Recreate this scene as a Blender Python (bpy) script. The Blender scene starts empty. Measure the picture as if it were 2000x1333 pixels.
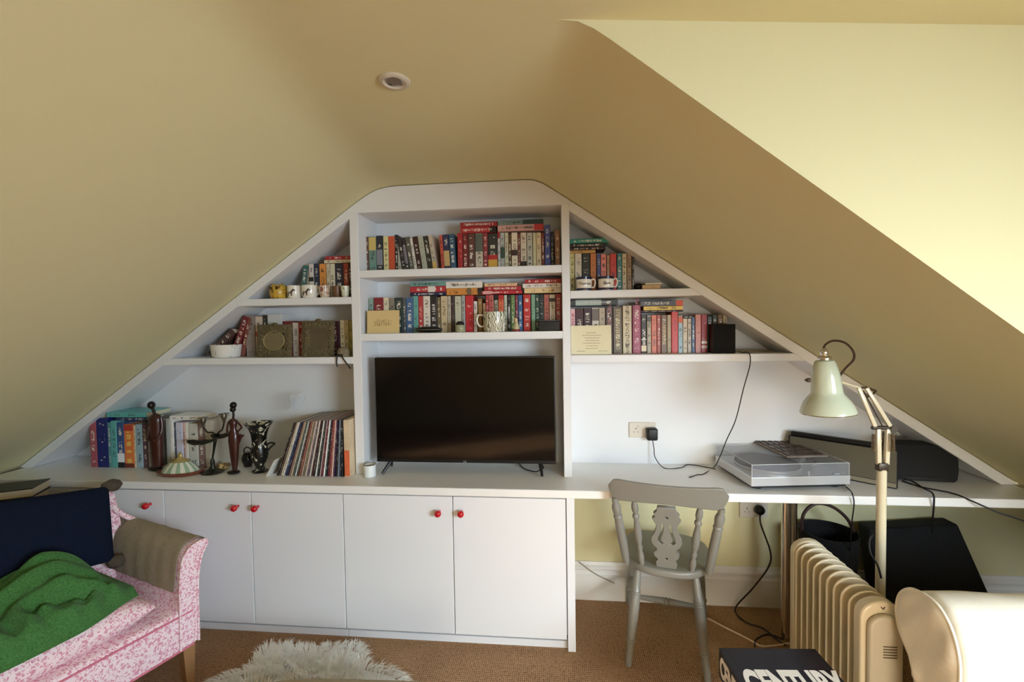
import bpy, bmesh, math, random
from mathutils import Vector, Matrix, Euler
random.seed(7)
S = bpy.context.scene
COL = S.collection
# ---------------------------------------------------------------- camera
FPX, YAW, PIT, ROL, CH = 879.33, .0975, .0327, -.0153, 1.5627
def cam_axes():
    f = Vector((-math.sin(YAW)*math.cos(PIT), math.cos(YAW)*math.cos(PIT), -math.sin(PIT)))
    r = Vector((math.cos(YAW), math.sin(YAW), 0)); u = r.cross(f)
    return (r*math.cos(ROL)+u*math.sin(ROL), -r*math.sin(ROL)+u*math.cos(ROL), f)
CR, CU, CF = cam_axes()
CP = Vector((0, 0, CH))
cd = bpy.data.cameras.new('camera'); cam = bpy.data.objects.new('camera', cd); COL.objects.link(cam)
m = Matrix((CR, CU, -CF)).transposed().to_4x4(); m.translation = CP
cam.matrix_world = m
cd.sensor_width = 36; cd.lens = FPX/2000*36; cd.clip_start = .05
S.camera = cam
S.view_settings.view_transform = 'Standard'; S.view_settings.look = 'None'
S.view_settings.gamma = 1; S.view_settings.use_curve_mapping = False
S.view_settings.exposure = 0.15
# measuring from the photograph: the point of a known plane seen at a pixel
def ray(x, y): return CF + CR*((x-1000)/FPX) - CU*((y-666.5)/FPX)
def atY(x, y, Y): d = ray(x, y); return CP + d*(Y/d.y)
def atZ(x, y, Z): d = ray(x, y); return CP + d*((Z-CH)/d.z)
# ---------------------------------------------------------------- world and daylight
W = bpy.data.worlds.new('sky'); S.world = W; W.use_nodes = True
W.node_tree.nodes['Background'].inputs[0].default_value = (.75, .85, 1, 1)
W.node_tree.nodes['Background'].inputs[1].default_value = 1.0
def area(name, loc, rot, sx, sy, power, color):
    l = bpy.data.lights.new(name, 'AREA'); l.shape = 'RECTANGLE'; l.size = sx; l.size_y = sy
    l.energy = power; l.color = color
    o = bpy.data.objects.new(name, l); o.location = loc; o.rotation_euler = rot; COL.objects.link(o)
    return o
R90 = math.pi/2
def window_light(name, loc, aim, sx, sy, power, color, spread=130):
    o = area(name, loc, (0, 0, 0), sx, sy, power, color); o.data.spread = math.radians(spread)
    o.rotation_euler = (Vector(aim)-Vector(loc)).to_track_quat('-Z', 'Y').to_euler(); return o
window_light('daylight_dormer_window', (2.36, -.85, 1.48), (-.7, 2.2, -1.3), 1.35, 1.0, 80, (.70, .85, 1), 122)
window_light('daylight_rear_window', (.9, -2.08, .95), (1.15, 1.9, .10), 1.4, .9, 9, (1, .88, .70), 60)
sl = bpy.data.lights.new('sun', 'SUN'); sl.energy = 25.0; sl.color = (1, .90, .76); sl.angle = .02
so = bpy.data.objects.new('sun', sl); COL.objects.link(so); so.rotation_euler = Vector((-2.1, 1.15, -1.40)).to_track_quat('-Z', 'Y').to_euler()
# ---------------------------------------------------------------- materials
def s2l(c): return tuple(((v/255)/12.92 if v/255 <= .04045 else ((v/255+.055)/1.055)**2.4) for v in c)
MC = {}
def mat(name, col, rough=.5, metal=0, spec=.5, bump=0, bscale=60, var=0, vscale=8, trans=0, ior=1.45, alpha=1, lin=False, emit=0, coat=0, stretch=None):
    key = name
    if key in MC: return MC[key]
    m = bpy.data.materials.new(name); m.use_nodes = True; nt = m.node_tree; b = nt.nodes['Principled BSDF']
    c = col if lin else s2l(col)
    b.inputs['Base Color'].default_value = (*c, 1); b.inputs['Roughness'].default_value = rough
    b.inputs['Metallic'].default_value = metal; b.inputs['Specular IOR Level'].default_value = spec
    b.inputs['Transmission Weight'].default_value = trans; b.inputs['IOR'].default_value = ior
    b.inputs['Alpha'].default_value = alpha; b.inputs['Coat Weight'].default_value = coat
    if emit: b.inputs['Emission Color'].default_value = (*c, 1); b.inputs['Emission Strength'].default_value = emit
    if bump or var:
        tc = nt.nodes.new('ShaderNodeTexCoord'); mp = nt.nodes.new('ShaderNodeMapping'); nt.links.new(tc.outputs['Object'], mp.inputs[0])
        if stretch: mp.inputs['Scale'].default_value = stretch
    if var:
        n = nt.nodes.new('ShaderNodeTexNoise'); n.inputs['Scale'].default_value = vscale; n.inputs['Detail'].default_value = 4
        nt.links.new(mp.outputs[0], n.inputs['Vector'])
        mx = nt.nodes.new('ShaderNodeMix'); mx.data_type = 'RGBA'
        mx.inputs[6].default_value = (*[min(1, v*(1-var)) for v in c], 1); mx.inputs[7].default_value = (*[min(1, v*(1+var)) for v in c], 1)
        nt.links.new(n.outputs['Fac'], mx.inputs[0]); nt.links.new(mx.outputs[2], b.inputs['Base Color'])
    if bump:
        n2 = nt.nodes.new('ShaderNodeTexNoise'); n2.inputs['Scale'].default_value = bscale; n2.inputs['Detail'].default_value = 3
        nt.links.new(mp.outputs[0], n2.inputs['Vector'])
        bp = nt.nodes.new('ShaderNodeBump'); bp.inputs['Strength'].default_value = bump; bp.inputs['Distance'].default_value = .01
        nt.links.new(n2.outputs['Fac'], bp.inputs['Height']); nt.links.new(bp.outputs[0], b.inputs['Normal'])
    MC[key] = m; return m
def nodes(m): return m.node_tree, m.node_tree.nodes['Principled BSDF']
CREAM = mat('cream_wall_paint', (.705, .65, .385), .75, spec=.25, bump=.05, bscale=180, lin=True)
WHITE = mat('white_furniture_paint', (.79, .79, .785), .42, spec=.4, var=.015, vscale=3, lin=True)
WTOP = mat('white_worktop_paint', (.85, .835, .79), .30, spec=.6, var=.03, vscale=5, lin=True)
SKIRT = mat('white_skirting_paint', (.78, .76, .70), .4, lin=True)
def sisal():
    m = mat('sisal_carpet', (150, 100, 62), .95, spec=.1); nt, b = nodes(m)
    tc = nt.nodes.new('ShaderNodeTexCoord')
    w1 = nt.nodes.new('ShaderNodeTexWave'); w1.wave_type = 'BANDS'; w1.bands_direction = 'Y'; w1.inputs['Scale'].default_value = 28; w1.inputs['Distortion'].default_value = 1.5; w1.inputs['Detail Scale'].default_value = 6
    w2 = nt.nodes.new('ShaderNodeTexWave'); w2.wave_type = 'BANDS'; w2.bands_direction = 'X'; w2.inputs['Scale'].default_value = 34; w2.inputs['Distortion'].default_value = 2; w2.inputs['Detail Scale'].default_value = 5
    n = nt.nodes.new('ShaderNodeTexNoise'); n.inputs['Scale'].default_value = 90; n.inputs['Detail'].default_value = 5
    n3 = nt.nodes.new('ShaderNodeTexNoise'); n3.inputs['Scale'].default_value = 3; n3.inputs['Detail'].default_value = 4
    for q in (w1, w2, n, n3): nt.links.new(tc.outputs['Object'], q.inputs['Vector'])
    mu = nt.nodes.new('ShaderNodeMath'); mu.operation = 'MULTIPLY'; nt.links.new(w1.outputs['Fac'], mu.inputs[0]); nt.links.new(w2.outputs['Fac'], mu.inputs[1])
    ad = nt.nodes.new('ShaderNodeMath'); ad.operation = 'MULTIPLY_ADD'; nt.links.new(n.outputs['Fac'], ad.inputs[0]); ad.inputs[1].default_value = .9; nt.links.new(mu.outputs[0], ad.inputs[2])
    ad2 = nt.nodes.new('ShaderNodeMath'); ad2.operation = 'MULTIPLY_ADD'; nt.links.new(n3.outputs['Fac'], ad2.inputs[0]); ad2.inputs[1].default_value = .5; nt.links.new(ad.outputs[0], ad2.inputs[2])
    cr = nt.nodes.new('ShaderNodeValToRGB'); cr.color_ramp.elements[0].position = .45; cr.color_ramp.elements[0].color = (*s2l((92, 64, 42)), 1)
    cr.color_ramp.elements[1].position = 1.35 if False else 1; cr.color_ramp.elements[1].color = (*s2l((184, 146, 110)), 1)
    nt.links.new(ad2.outputs[0], cr.inputs[0]); nt.links.new(cr.outputs[0], b.inputs['Base Color'])
    bp = nt.nodes.new('ShaderNodeBump'); bp.inputs['Strength'].default_value = .6; bp.inputs['Distance'].default_value = .006
    nt.links.new(ad.outputs[0], bp.inputs['Height']); nt.links.new(bp.outputs[0], b.inputs['Normal'])
    return m
SISAL = sisal()
BLACK = mat('black_plastic', (16, 16, 17), .45)
RUBBER = mat('black_cable_rubber', (22, 19, 18), .6)
CHROME = mat('chrome_metal', (.75, .73, .7), .18, metal=1, lin=True)
STEEL = mat('brushed_silver', (.62, .62, .62), .35, metal=.9, lin=True)
def brighten(c, k=1.12):
    l = s2l(c); g = .3*l[0]+.6*l[1]+.1*l[2]; return tuple(min(.86, (v*.9+g*.1)*k+.002) for v in l)
def bookmat(c, ink=None, dense=.5):
    """spine colour with rows of small ink marks down the middle of the spine"""
    key = ('bk', c, ink, dense)
    if key in MC: return MC[key]
    m = bpy.data.materials.new('book_cover'); m.use_nodes = True; nt, b = nodes(m)
    l = brighten(c); b.inputs['Roughness'].default_value = .38
    lum = .3*l[0]+.6*l[1]+.1*l[2]
    if ink is None: ink = (225, 215, 195) if lum < .22 else (45, 38, 35)
    tc = nt.nodes.new('ShaderNodeTexCoord'); sp = nt.nodes.new('ShaderNodeSeparateXYZ'); nt.links.new(tc.outputs['Generated'], sp.inputs[0])
    oi = nt.nodes.new('ShaderNodeObjectInfo')
    def mth(op, a, bb=None, cc=None):
        q = nt.nodes.new('ShaderNodeMath'); q.operation = op
        for i, v in enumerate((a, bb, cc)):
            if v is None: continue
            if isinstance(v, (int, float)): q.inputs[i].default_value = v
            else: nt.links.new(v, q.inputs[i])
        return q.outputs[0]
    X, Y, Z = sp.outputs
    inx = mth('LESS_THAN', mth('ABSOLUTE', mth('SUBTRACT', X, .5)), .24)
    inz = mth('LESS_THAN', mth('ABSOLUTE', mth('SUBTRACT', Z, .5)), .40)
    iny = mth('LESS_THAN', Y, .02)
    cb = nt.nodes.new('ShaderNodeCombineXYZ')
    nt.links.new(mth('FLOOR', mth('MULTIPLY', X, 7)), cb.inputs[0]); nt.links.new(mth('FLOOR', mth('MULTIPLY', Z, 46)), cb.inputs[2])
    nt.links.new(mth('MULTIPLY', oi.outputs['Random'], 50), cb.inputs[1])
    wn = nt.nodes.new('ShaderNodeTexWhiteNoise'); nt.links.new(cb.outputs[0], wn.inputs['Vector'])
    cb2 = nt.nodes.new('ShaderNodeCombineXYZ'); nt.links.new(mth('MULTIPLY_ADD', Z, 5, mth('MULTIPLY', oi.outputs['Random'], 90)), cb2.inputs[2])
    nz = nt.nodes.new('ShaderNodeTexNoise'); nz.inputs['Scale'].default_value = 1; nt.links.new(cb2.outputs[0], nz.inputs['Vector'])
    word = mth('GREATER_THAN', nz.outputs['Fac'], .5)
    mask = mth('MULTIPLY', mth('MULTIPLY', inx, inz), mth('MULTIPLY', mth('MULTIPLY', iny, word), mth('GREATER_THAN', wn.outputs['Value'], 1-dense)))
    mask = mth('MULTIPLY', mask, .8)
    mx = nt.nodes.new('ShaderNodeMix'); mx.data_type = 'RGBA'; mx.inputs[6].default_value = (*l, 1); mx.inputs[7].default_value = (*brighten(ink, 1.2), 1)
    nt.links.new(mask, mx.inputs[0]); nt.links.new(mx.outputs[2], b.inputs['Base Color'])
    MC[key] = m; return m
# ---------------------------------------------------------------- mesh helpers
def addface(bm, vs):
    try: return bm.faces.new(vs)
    except ValueError: return None
def box(bm, x0, x1, y0, y1, z0, z1, M=None):
    c = [(x0,y0,z0),(x1,y0,z0),(x1,y1,z0),(x0,y1,z0),(x0,y0,z1),(x1,y0,z1),(x1,y1,z1),(x0,y1,z1)]
    v = [bm.verts.new(M @ Vector(p) if M else p) for p in c]
    for f in ((3,2,1,0),(4,5,6,7),(0,1,5,4),(1,2,6,5),(2,3,7,6),(3,0,4,7)): bm.faces.new([v[i] for i in f])
def rbox(bm, x0, x1, y0, y1, z0, z1, r=.004, seg=2, M=None):
    t = bmesh.new(); box(t, x0, x1, y0, y1, z0, z1)
    bmesh.ops.bevel(t, geom=t.edges[:], offset=r, segments=seg, profile=.5, affect='EDGES', clamp_overlap=True)
    merge(bm, t, M)
def merge(bm, t, M=None):
    if M is not None: t.transform(M)
    me = bpy.data.meshes.new('tmp'); t.to_mesh(me); t.free(); bm.from_mesh(me); bpy.data.meshes.remove(me)
def prism(bm, pts, axis, a, b, M=None):
    """polygon pts (2d) swept along axis ('x','y','z') from a to b"""
    def P(p, t): return {'x': (t, p[0], p[1]), 'y': (p[0], t, p[1]), 'z': (p[0], p[1], t)}[axis]
    A = [bm.verts.new(M @ Vector(P(p, a)) if M else P(p, a)) for p in pts]; B = [bm.verts.new(M @ Vector(P(p, b)) if M else P(p, b)) for p in pts]
    n = len(pts); fs = [bm.faces.new(A), bm.faces.new(B[::-1])]
    for i in range(n): fs.append(bm.faces.new((A[i], B[i], B[(i+1) % n], A[(i+1) % n])))
    bmesh.ops.recalc_face_normals(bm, faces=fs)
def lathe(bm, prof, seg=24, M=None, sx=1, sy=1, cap=True):
    rings = []
    for r, z in prof:
        ring = []
        for i in range(seg):
            a = 2*math.pi*i/seg; p = Vector((r*math.cos(a)*sx, r*math.sin(a)*sy, z)); ring.append(bm.verts.new(M @ p if M else p))
        rings.append(ring)
    fs = []
    for A, B in zip(rings, rings[1:]):
        for i in range(seg): fs.append(bm.faces.new((A[i], A[(i+1) % seg], B[(i+1) % seg], B[i])))
    if cap:
        if prof[0][0] > 1e-5: fs.append(bm.faces.new(rings[0][::-1]))
        if prof[-1][0] > 1e-5: fs.append(bm.faces.new(rings[-1]))
    bmesh.ops.recalc_face_normals(bm, faces=fs)
def spline(pts, n=8):
    P = [Vector(p) for p in pts]
    if len(P) < 3: return P
    out = []
    for i in range(len(P)-1):
        p0 = P[max(i-1, 0)]; p1 = P[i]; p2 = P[i+1]; p3 = P[min(i+2, len(P)-1)]
        for k in range(n):
            t = k/n; out.append(.5*((2*p1)+(-p0+p2)*t+(2*p0-5*p1+4*p2-p3)*t*t+(-p0+3*p1-3*p2+p3)*t**3))
    return out+[P[-1]]
def tube(bm, pts, r, seg=8, M=None, smooth=0):
    P = spline(pts, smooth) if smooth else [Vector(p) for p in pts]
    if M: P = [M @ p for p in P]
    n = len(P); rr = r if isinstance(r, (list, tuple)) else None
    up = None; rings = []
    for i in range(n):
        t = (P[min(i+1, n-1)]-P[max(i-1, 0)]).normalized()
        if up is None:
            up = Vector((0, 0, 1)) if abs(t.z) < .9 else Vector((1, 0, 0))
        s = t.cross(up).normalized(); up = s.cross(t).normalized()
        q = r if rr is None else rr[min(int(i*len(rr)/n), len(rr)-1)]
        rings.append([bm.verts.new(P[i]+(s*math.cos(2*math.pi*k/seg)+up*math.sin(2*math.pi*k/seg))*q) for k in range(seg)])
    fs = []
    for A, B in zip(rings, rings[1:]):
        for k in range(seg): fs.append(bm.faces.new((A[k], A[(k+1) % seg], B[(k+1) % seg], B[k])))
    fs.append(bm.faces.new(rings[0][::-1])); fs.append(bm.faces.new(rings[-1]))
    bmesh.ops.recalc_face_normals(bm, faces=fs)
def obj(name, bm, material=None, parent=None, smooth=False, loc=None, mats=None):
    me = bpy.data.meshes.new(name); bm.to_mesh(me); bm.free()
    for mm in (mats or ([material] if material else [])): me.materials.append(mm)
    if smooth:
        for p in me.polygons: p.use_smooth = True
        if smooth != 'all':
            me.set_sharp_from_angle(angle=math.radians(40))
    o = bpy.data.objects.new(name, me); COL.objects.link(o)
    if parent: o.parent = parent
    if loc: o.location = loc
    return o
def empty(name, loc=(0,0,0), rz=0, rot=None):
    o = bpy.data.objects.new(name, None); o.empty_display_size = .05; COL.objects.link(o); o.location = loc
    o.rotation_euler = rot if rot else (0, 0, rz); return o
LABELS = set()
def tag(o, label, cat, group=None):
    o['label'] = label; o['category'] = cat
    if group: o['group'] = group
    LABELS.add(label); return o
def struct(o): o['kind'] = 'structure'; return o
def sub(o, lv=2, render=2):
    md = o.modifiers.new('smooth', 'SUBSURF'); md.levels = lv; md.render_levels = render
    for p in o.data.polygons: p.use_smooth = True
    return o
def bev(o, w=.004, seg=2):
    md = o.modifiers.new('edge', 'BEVEL'); md.width = w; md.segments = seg; md.limit_method = 'ANGLE'; return o
def letters(name, text, size, material, parent, M, depth=.0006, align='CENTER', sx=1, bold=0):
    cu = bpy.data.curves.new('lettering', 'FONT'); cu.body = text; cu.size = size; cu.extrude = depth; cu.align_x = align; cu.align_y = 'CENTER'; cu.offset = bold
    t = bpy.data.objects.new('lettering_curve', cu); COL.objects.link(t)
    dg = bpy.context.evaluated_depsgraph_get(); me = bpy.data.meshes.new_from_object(t.evaluated_get(dg))
    bpy.data.objects.remove(t); me.transform(M @ Matrix.Diagonal((sx, 1, 1, 1)))
    me.materials.clear(); me.materials.append(material)
    o = bpy.data.objects.new(name, me); COL.objects.link(o); o.parent = parent; return o
def T(x, y, z): return Matrix.Translation((x, y, z))
def RX(a): return Matrix.Rotation(a, 4, 'X')
def RY(a): return Matrix.Rotation(a, 4, 'Y')
def RZ(a): return Matrix.Rotation(a, 4, 'Z')
# ================================================================ THE ROOM
YP, YB, YF, YC = 2.297, 2.559, 2.112, 2.119      # shelf fronts, back wall, worktop front, cabinet doors
ZW = .785; ZC = 2.306
KX = -.139                                         # the roof runs skewed to the bookcase wall: x shift per metre of y
TL = .694; TR = .6785                              # slopes of the two roof sides
def roof_profile():
    P = []
    xl0, zl0 = -3.117, .786; xr0, zr0 = 2.142, .793
    P.append((xl0-(zl0)/TL, 0.0)); P.append((xl0, zl0)); P.append((-1.051, 2.219))
    for x, z in ((-1.01, 2.245), (-.965, 2.272), (-.92, 2.291), (-.87, 2.302), (-.80, ZC)): P.append((x, z))
    for x, z in ((-.15, ZC), (-.10, 2.302), (-.06, 2.285), (-.02, 2.260), (.04, 2.2195)): P.append((x, z))
    P.append((xr0, zr0)); P.append((xr0+zr0/TR, 0.0))
    return P
PROF = roof_profile()
YK = -2.2                                          # rear wall behind the camera
def skew(x, y): return x + KX*(y-YP)
def slope_y(px, pz, y): return (skew(px, y), y, pz)
# dormer cheek: vertical plane square to the roof, through this point of the flat ceiling
A8 = math.atan(.139); CKX, CKY = .064, 1.131
def cheek_y(x): return CKY + (x-CKX)*math.tan(A8)
bm = bmesh.new()
left = [i for i in range(len(PROF)) if PROF[i][0] < -.14]; right = [i for i in range(len(PROF)) if PROF[i][0] > -.16]
# far end follows the bookcase front; below the worktop the slopes go on to the back wall
def strip(idx, yfar, ynear):
    A = []; B = []
    for i in idx:
        x, z = PROF[i]; A.append(bm.verts.new(slope_y(x, z, yfar)))
        yn = ynear(x, z); B.append(bm.verts.new(slope_y(x, z, yn)))
    for k in range(len(idx)-1): bm.faces.new((A[k], A[k+1], B[k+1], B[k]))
NEARY = lambda x, z: YK
def to_cheek(x, z):
    y = 1.2
    for _ in range(20): y = cheek_y(skew(x, y))
    return y
YM = 0.0
for _ in range(30): YM = cheek_y(skew(PROF[8][0], YM))
strip([0, 1], YB, lambda x, z: YM); strip(range(1, 9), YP+.001, lambda x, z: YM)
strip(range(0, 9), YM, NEARY)
n = len(PROF)
A = [bm.verts.new((PROF[i][0], YP+.001, PROF[i][1])) for i in range(1, n-1)]; B = [bm.verts.new((PROF[i][0], YB, PROF[i][1])) for i in range(1, n-1)]
for k in range(len(A)-1): bm.faces.new((A[k], A[k+1], B[k+1], B[k]))  # unseen roof strip above the shelves, added to keep sun from leaking in
strip(range(8, n-1), YP+.001, to_cheek); strip([n-2, n-1], YB, to_cheek)
# flat ceiling on from the dormer opening to the right
XD = 2.45
c0 = slope_y(PROF[8][0], ZC, to_cheek(PROF[8][0], ZC))
v = [bm.verts.new(p) for p in (c0, (XD, cheek_y(XD), ZC), (XD, YK, ZC), slope_y(PROF[8][0], ZC, YK))]; bm.faces.new(v)
bmesh.ops.remove_doubles(bm, verts=bm.verts[:], dist=.0002)
bmesh.ops.recalc_face_normals(bm, faces=bm.faces[:])
ceil = struct(obj('ceiling', bm, CREAM, smooth='all'))
ceil.data.set_sharp_from_angle(angle=math.radians(50))
# cheek wall of the dormer
bm = bmesh.new()
pts = []
for i in range(8, n):
    x, z = PROF[i]; y = to_cheek(x, z); X = skew(x, y)
    if X > XD:
        xa, za = PROF[i-1]; ya = to_cheek(xa, za); Xa = skew(xa, ya); t = (XD-Xa)/(X-Xa); X = XD; z = za+(z-za)*t; y = ya+(y-ya)*t; pts.append((X, y, z)); break
    pts.append((X, y, z))
pts.append((XD, cheek_y(XD), ZC))
f1 = [bm.verts.new(p) for p in pts]; bk = [bm.verts.new((p[0]-.139*.02, p[1]+.02, p[2]+.012)) for p in pts]
bm.faces.new(f1); 
for k in range(len(pts)-1): pass
bmesh.ops.recalc_face_normals(bm, faces=bm.faces[:])
for vv in bk: bm.verts.remove(vv)
struct(obj('wall_dormer_cheek', bm, CREAM))
# floor, back wall, side walls
def plane(name, pts, m):
    bm = bmesh.new(); bm.faces.new([bm.verts.new(p) for p in pts]); return struct(obj(name, bm, m))
bm = bmesh.new(); box(bm, -4.9, 3.9, YK-.1, YB+.1, -.03, 0); struct(obj('floor', bm, SISAL))
bm = bmesh.new(); prism(bm, [(x, z) for x, z in [(-4.9, 0), (-4.9, 1.0), (-1.0, 2.5), (0, 2.5), (3.9, 1.0), (3.9, 0)]], 'y', YB, YB+.06); struct(obj('wall_back', bm, CREAM))
def wall_open(name, axis, c0, c1, a0, a1, z0, z1, ho):
    """wall slab with rectangular openings ho=[(a,b,za,zb)]"""
    bm = bmesh.new(); xs = sorted({a0, a1, *[h[0] for h in ho], *[h[1] for h in ho]}); zs = sorted({z0, z1, *[h[2] for h in ho], *[h[3] for h in ho]})
    for i in range(len(xs)-1):
        for k in range(len(zs)-1):
            cx = (xs[i]+xs[i+1])/2; cz = (zs[k]+zs[k+1])/2
            if any(h[0] < cx < h[1] and h[2] < cz < h[3] for h in ho): continue
            if axis == 'x': box(bm, c0, c1, xs[i], xs[i+1], zs[k], zs[k+1])
            else: box(bm, xs[i], xs[i+1], c0, c1, zs[k], zs[k+1])
    return struct(obj(name, bm, CREAM))
wall_open('wall_rear', 'y', YK-.08, YK, -4.9, 3.9, 0, 2.5, [(.6, 2.1, .5, 2.0)])
wall_open('wall_right', 'x', XD, XD+.08, YK, 1.52, 0, 2.4, [(-1.6, -.1, .98, 2.04)])
def window(name, axis, c, a0, a1, z0, z1):
    bm = bmesh.new(); t = .045
    B = (lambda p0, p1, q0, q1: box(bm, c-.03, c+.03, p0, p1, q0, q1)) if axis == 'x' else (lambda p0, p1, q0, q1: box(bm, p0, p1, c-.03, c+.03, q0, q1))
    B(a0, a0+t, z0, z1); B(a1-t, a1, z0, z1); B(a0+t, a1-t, z0, z0+t); B(a0+t, a1-t, z1-t, z1); mm = (a0+a1)/2; B(mm-.02, mm+.02, z0+t, z1-t)
    struct(obj(name, bm, WHITE))
window('window_1', 'x', XD+.04, -1.6, -.1, .98, 2.04); window('window_2', 'y', YK-.04, .6, 2.1, .5, 2.0)
# skirting on the back wall under the desk
bm = bmesh.new()
prism(bm, [(YB-.001, 0), (YB-.022, 0), (YB-.022, .150), (YB-.017, .158), (YB-.017, .172), (YB-.024, .180), (YB-.024, .190), (YB-.014, .200), (YB-.008, .216), (YB-.001, .216)], 'x', .079, 3.15)
struct(obj('baseboard_back', bm, SKIRT))
bm = bmesh.new(); box(bm, XD, 3.6, 1.50, 1.60, 0, .72); struct(obj('light_leak_cap', bm, CREAM))  # unseen block, added to stop light leaking in at the slope's open end
# ================================================================ BUILT-IN SHELVES
XL1, XL2, XR1, XR2 = -1.0766, -1.0297, .0336, .0743
ZH, S1T, S1B, S2T, S2B = 2.1702, 1.8696, 1.8311, 1.5349, 1.4961
L1T, L1B, L2T, L2B = 1.732, 1.694, 1.412, 1.376
R1T, R1B, R2T, R2B = 1.737, 1.700, 1.411, 1.373
EPS = .004
def zl(x): return 2.219 + (x+1.051)*TL - EPS       # roof line over the left side, in the front plane
def zr(x): return 2.2195 - (x-.04)*TR - EPS
def xl(z): return (z+EPS-2.219)/TL - 1.051
def xr(z): return .04 + (2.2195-EPS-z)/TR
TB = .055
unit = empty('shelving_unit', (-.5, YP, ZW)); tag(unit, 'white built-in bookcase filling the gable wall above the cabinets, stepped under the sloping roof', 'bookcase')
def upart(name, bm, m=WHITE, b=.002):
    bm.transform(Matrix.Translation((.5, -YP, -ZW)))
    o = obj(name, bm, m, unit)
    if b: bev(o, b, 1)
    return o
bm = bmesh.new(); box(bm, XL1, XL2, YP, YB-.012, ZW, ZH); upart('partition', bm)
bm = bmesh.new(); box(bm, XR1, XR2, YP, YB-.012, ZW, ZH); upart('partition', bm)
bm = bmesh.new()
top = [(XL1, ZH), (XR2, ZH), (XR2, zr(XR2))] + [(x, z-EPS) for x, z in PROF[12:2:-1]] + [(-1.051, 2.219-EPS), (XL1, zl(XL1))]
prism(bm, top, 'y', YP, YP+.02); box(bm, XL1+.002, XR2-.002, YP+.02, YB-.012, ZH, ZH+.02); upart('header_panel', bm)
for z0, z1 in ((S1B, S1T), (S2B, S2T)):
    bm = bmesh.new(); box(bm, XL2, XR1, YP+.001, YB-.012, z0, z1); upart('shelf', bm)
for z0, z1 in ((L1B, L1T), (L2B, L2T)):
    bm = bmesh.new(); prism(bm, [(xl(z0+TB)+.0, z0), (XL1, z0), (XL1, z1), (xl(z1+TB), z1)], 'y', YP+.001, YB-.012); upart('shelf', bm)
for z0, z1 in ((R1B, R1T), (R2B, R2T)):
    bm = bmesh.new(); prism(bm, [(XR2, z0), (xr(z0+TB), z0), (xr(z1+TB), z1), (XR2, z1)], 'y', YP+.001, YB-.012); upart('shelf', bm)
bm = bmesh.new(); a = xl(ZW)
prism(bm, [(a, ZW), (xl(ZW+TB), ZW), (XL1, zl(XL1)-TB), (XL1, zl(XL1))], 'y', YP, YB-.012); upart('sloping_board', bm)
bm = bmesh.new()
prism(bm, [(XR2, zr(XR2)), (XR2, zr(XR2)-TB), (xr(ZW+TB), ZW), (xr(ZW), ZW)], 'y', YP, YB-.012); upart('sloping_board', bm)
bm = bmesh.new(); prism(bm, [(xl(ZW)+.01, ZW), (XL1, zl(XL1)-.01), (XL1, ZH), (XR2, ZH), (XR2, zr(XR2)-.01), (xr(ZW)-.01, ZW)], 'y', YB-.012, YB-.001); upart('back_panel', bm, b=0)
# worktop: one long board that turns into the desk
wt = empty('worktop', (-.5, YF, ZW)); tag(wt, 'long white worktop running over the cabinets and on to the right as a desk', 'worktop')
bm = bmesh.new(); box(bm, -3.085, 2.125, YF, YB-.001, .7455, ZW-.0005); bm.transform(Matrix.Translation((.5, -YF, -ZW))); bev(obj('board', bm, WTOP, wt), .004, 2)
for i, x in enumerate((1.108, 1.163)):
    bm = bmesh.new(); lathe(bm, [(.021, 0), (.021, .7455)], 20, T(x+.5, 2.29-YF+.05*i, -ZW)); obj('leg', bm, CHROME, wt, True)
# cabinets
RED = mat('red_gloss_knob', (190, 12, 28), .2, coat=.5)
DARKIN = mat('shadow_gap', (70, 70, 72), .8)
def knob(x, z, parent, ox):
    bm = bmesh.new(); lathe(bm, [(.0, 0), (.008, 0), (.007, .008), (.0085, .014), (.0145, .020), (.0165, .028), (.0155, .036), (.010, .042), (0, .0435)], 20, T(x-ox, YC-.0005-YC, z)@RX(R90)); obj('knob', bm, RED, parent, True)
def cabinet(x0, x1, doors, label, side=None):
    c = empty('cabinet', (x0, YC, 0)); tag(c, label, 'cabinet', 'white cabinets under the worktop')
    bm = bmesh.new(); box(bm, 0.001, x1-x0-.001, .0215, YB-.002-YC-.03, .068, .7445); box(bm, .001, x1-x0-.001, .0255, .045, 0.0, .0345); obj('body', bm, WHITE, c)
    for d0, d1, kx, kz in doors:
        bm = bmesh.new(); box(bm, d0-x0+.0020, d1-x0-.0020, 0, .0185, .0580, .7395); d = obj('door', bm, WHITE, c); bev(d, .0015, 1)
        knob(kx, kz, d, x0)
    return c
DA, DB, DC, DD, DE = -2.0323, -1.5524, -1.0649, -.5093, .0367
cabinet(-2.512, DA, [(-2.512, DA, -2.1095, .667)], 'white cabinet with one flat door and red knob, partly behind the pink sofa')
cabinet(DA, DC, [(DA, DB, -1.6229, .668), (DB, DC, -1.5146, .668)], 'white two-door cabinet with red knobs, between the sofa arm and the television')
c = cabinet(DC, .0389, [(DC, DD, -.5758, .666), (DD, DE, -.4642, .668)], 'white two-door cabinet with red knobs, under the television beside the desk')
bm = bmesh.new(); box(bm, .0397-DC, .0767-DC, 0, YB-.003-YC, 0, .7445); bev(obj('end_panel', bm, WHITE, c), .0015, 1)
cabinet(-2.99, -2.514, [(-2.99, -2.514, -2.55, .667)], 'white cabinet at the low end of the worktop, hidden behind the sofa cushion')
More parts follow.
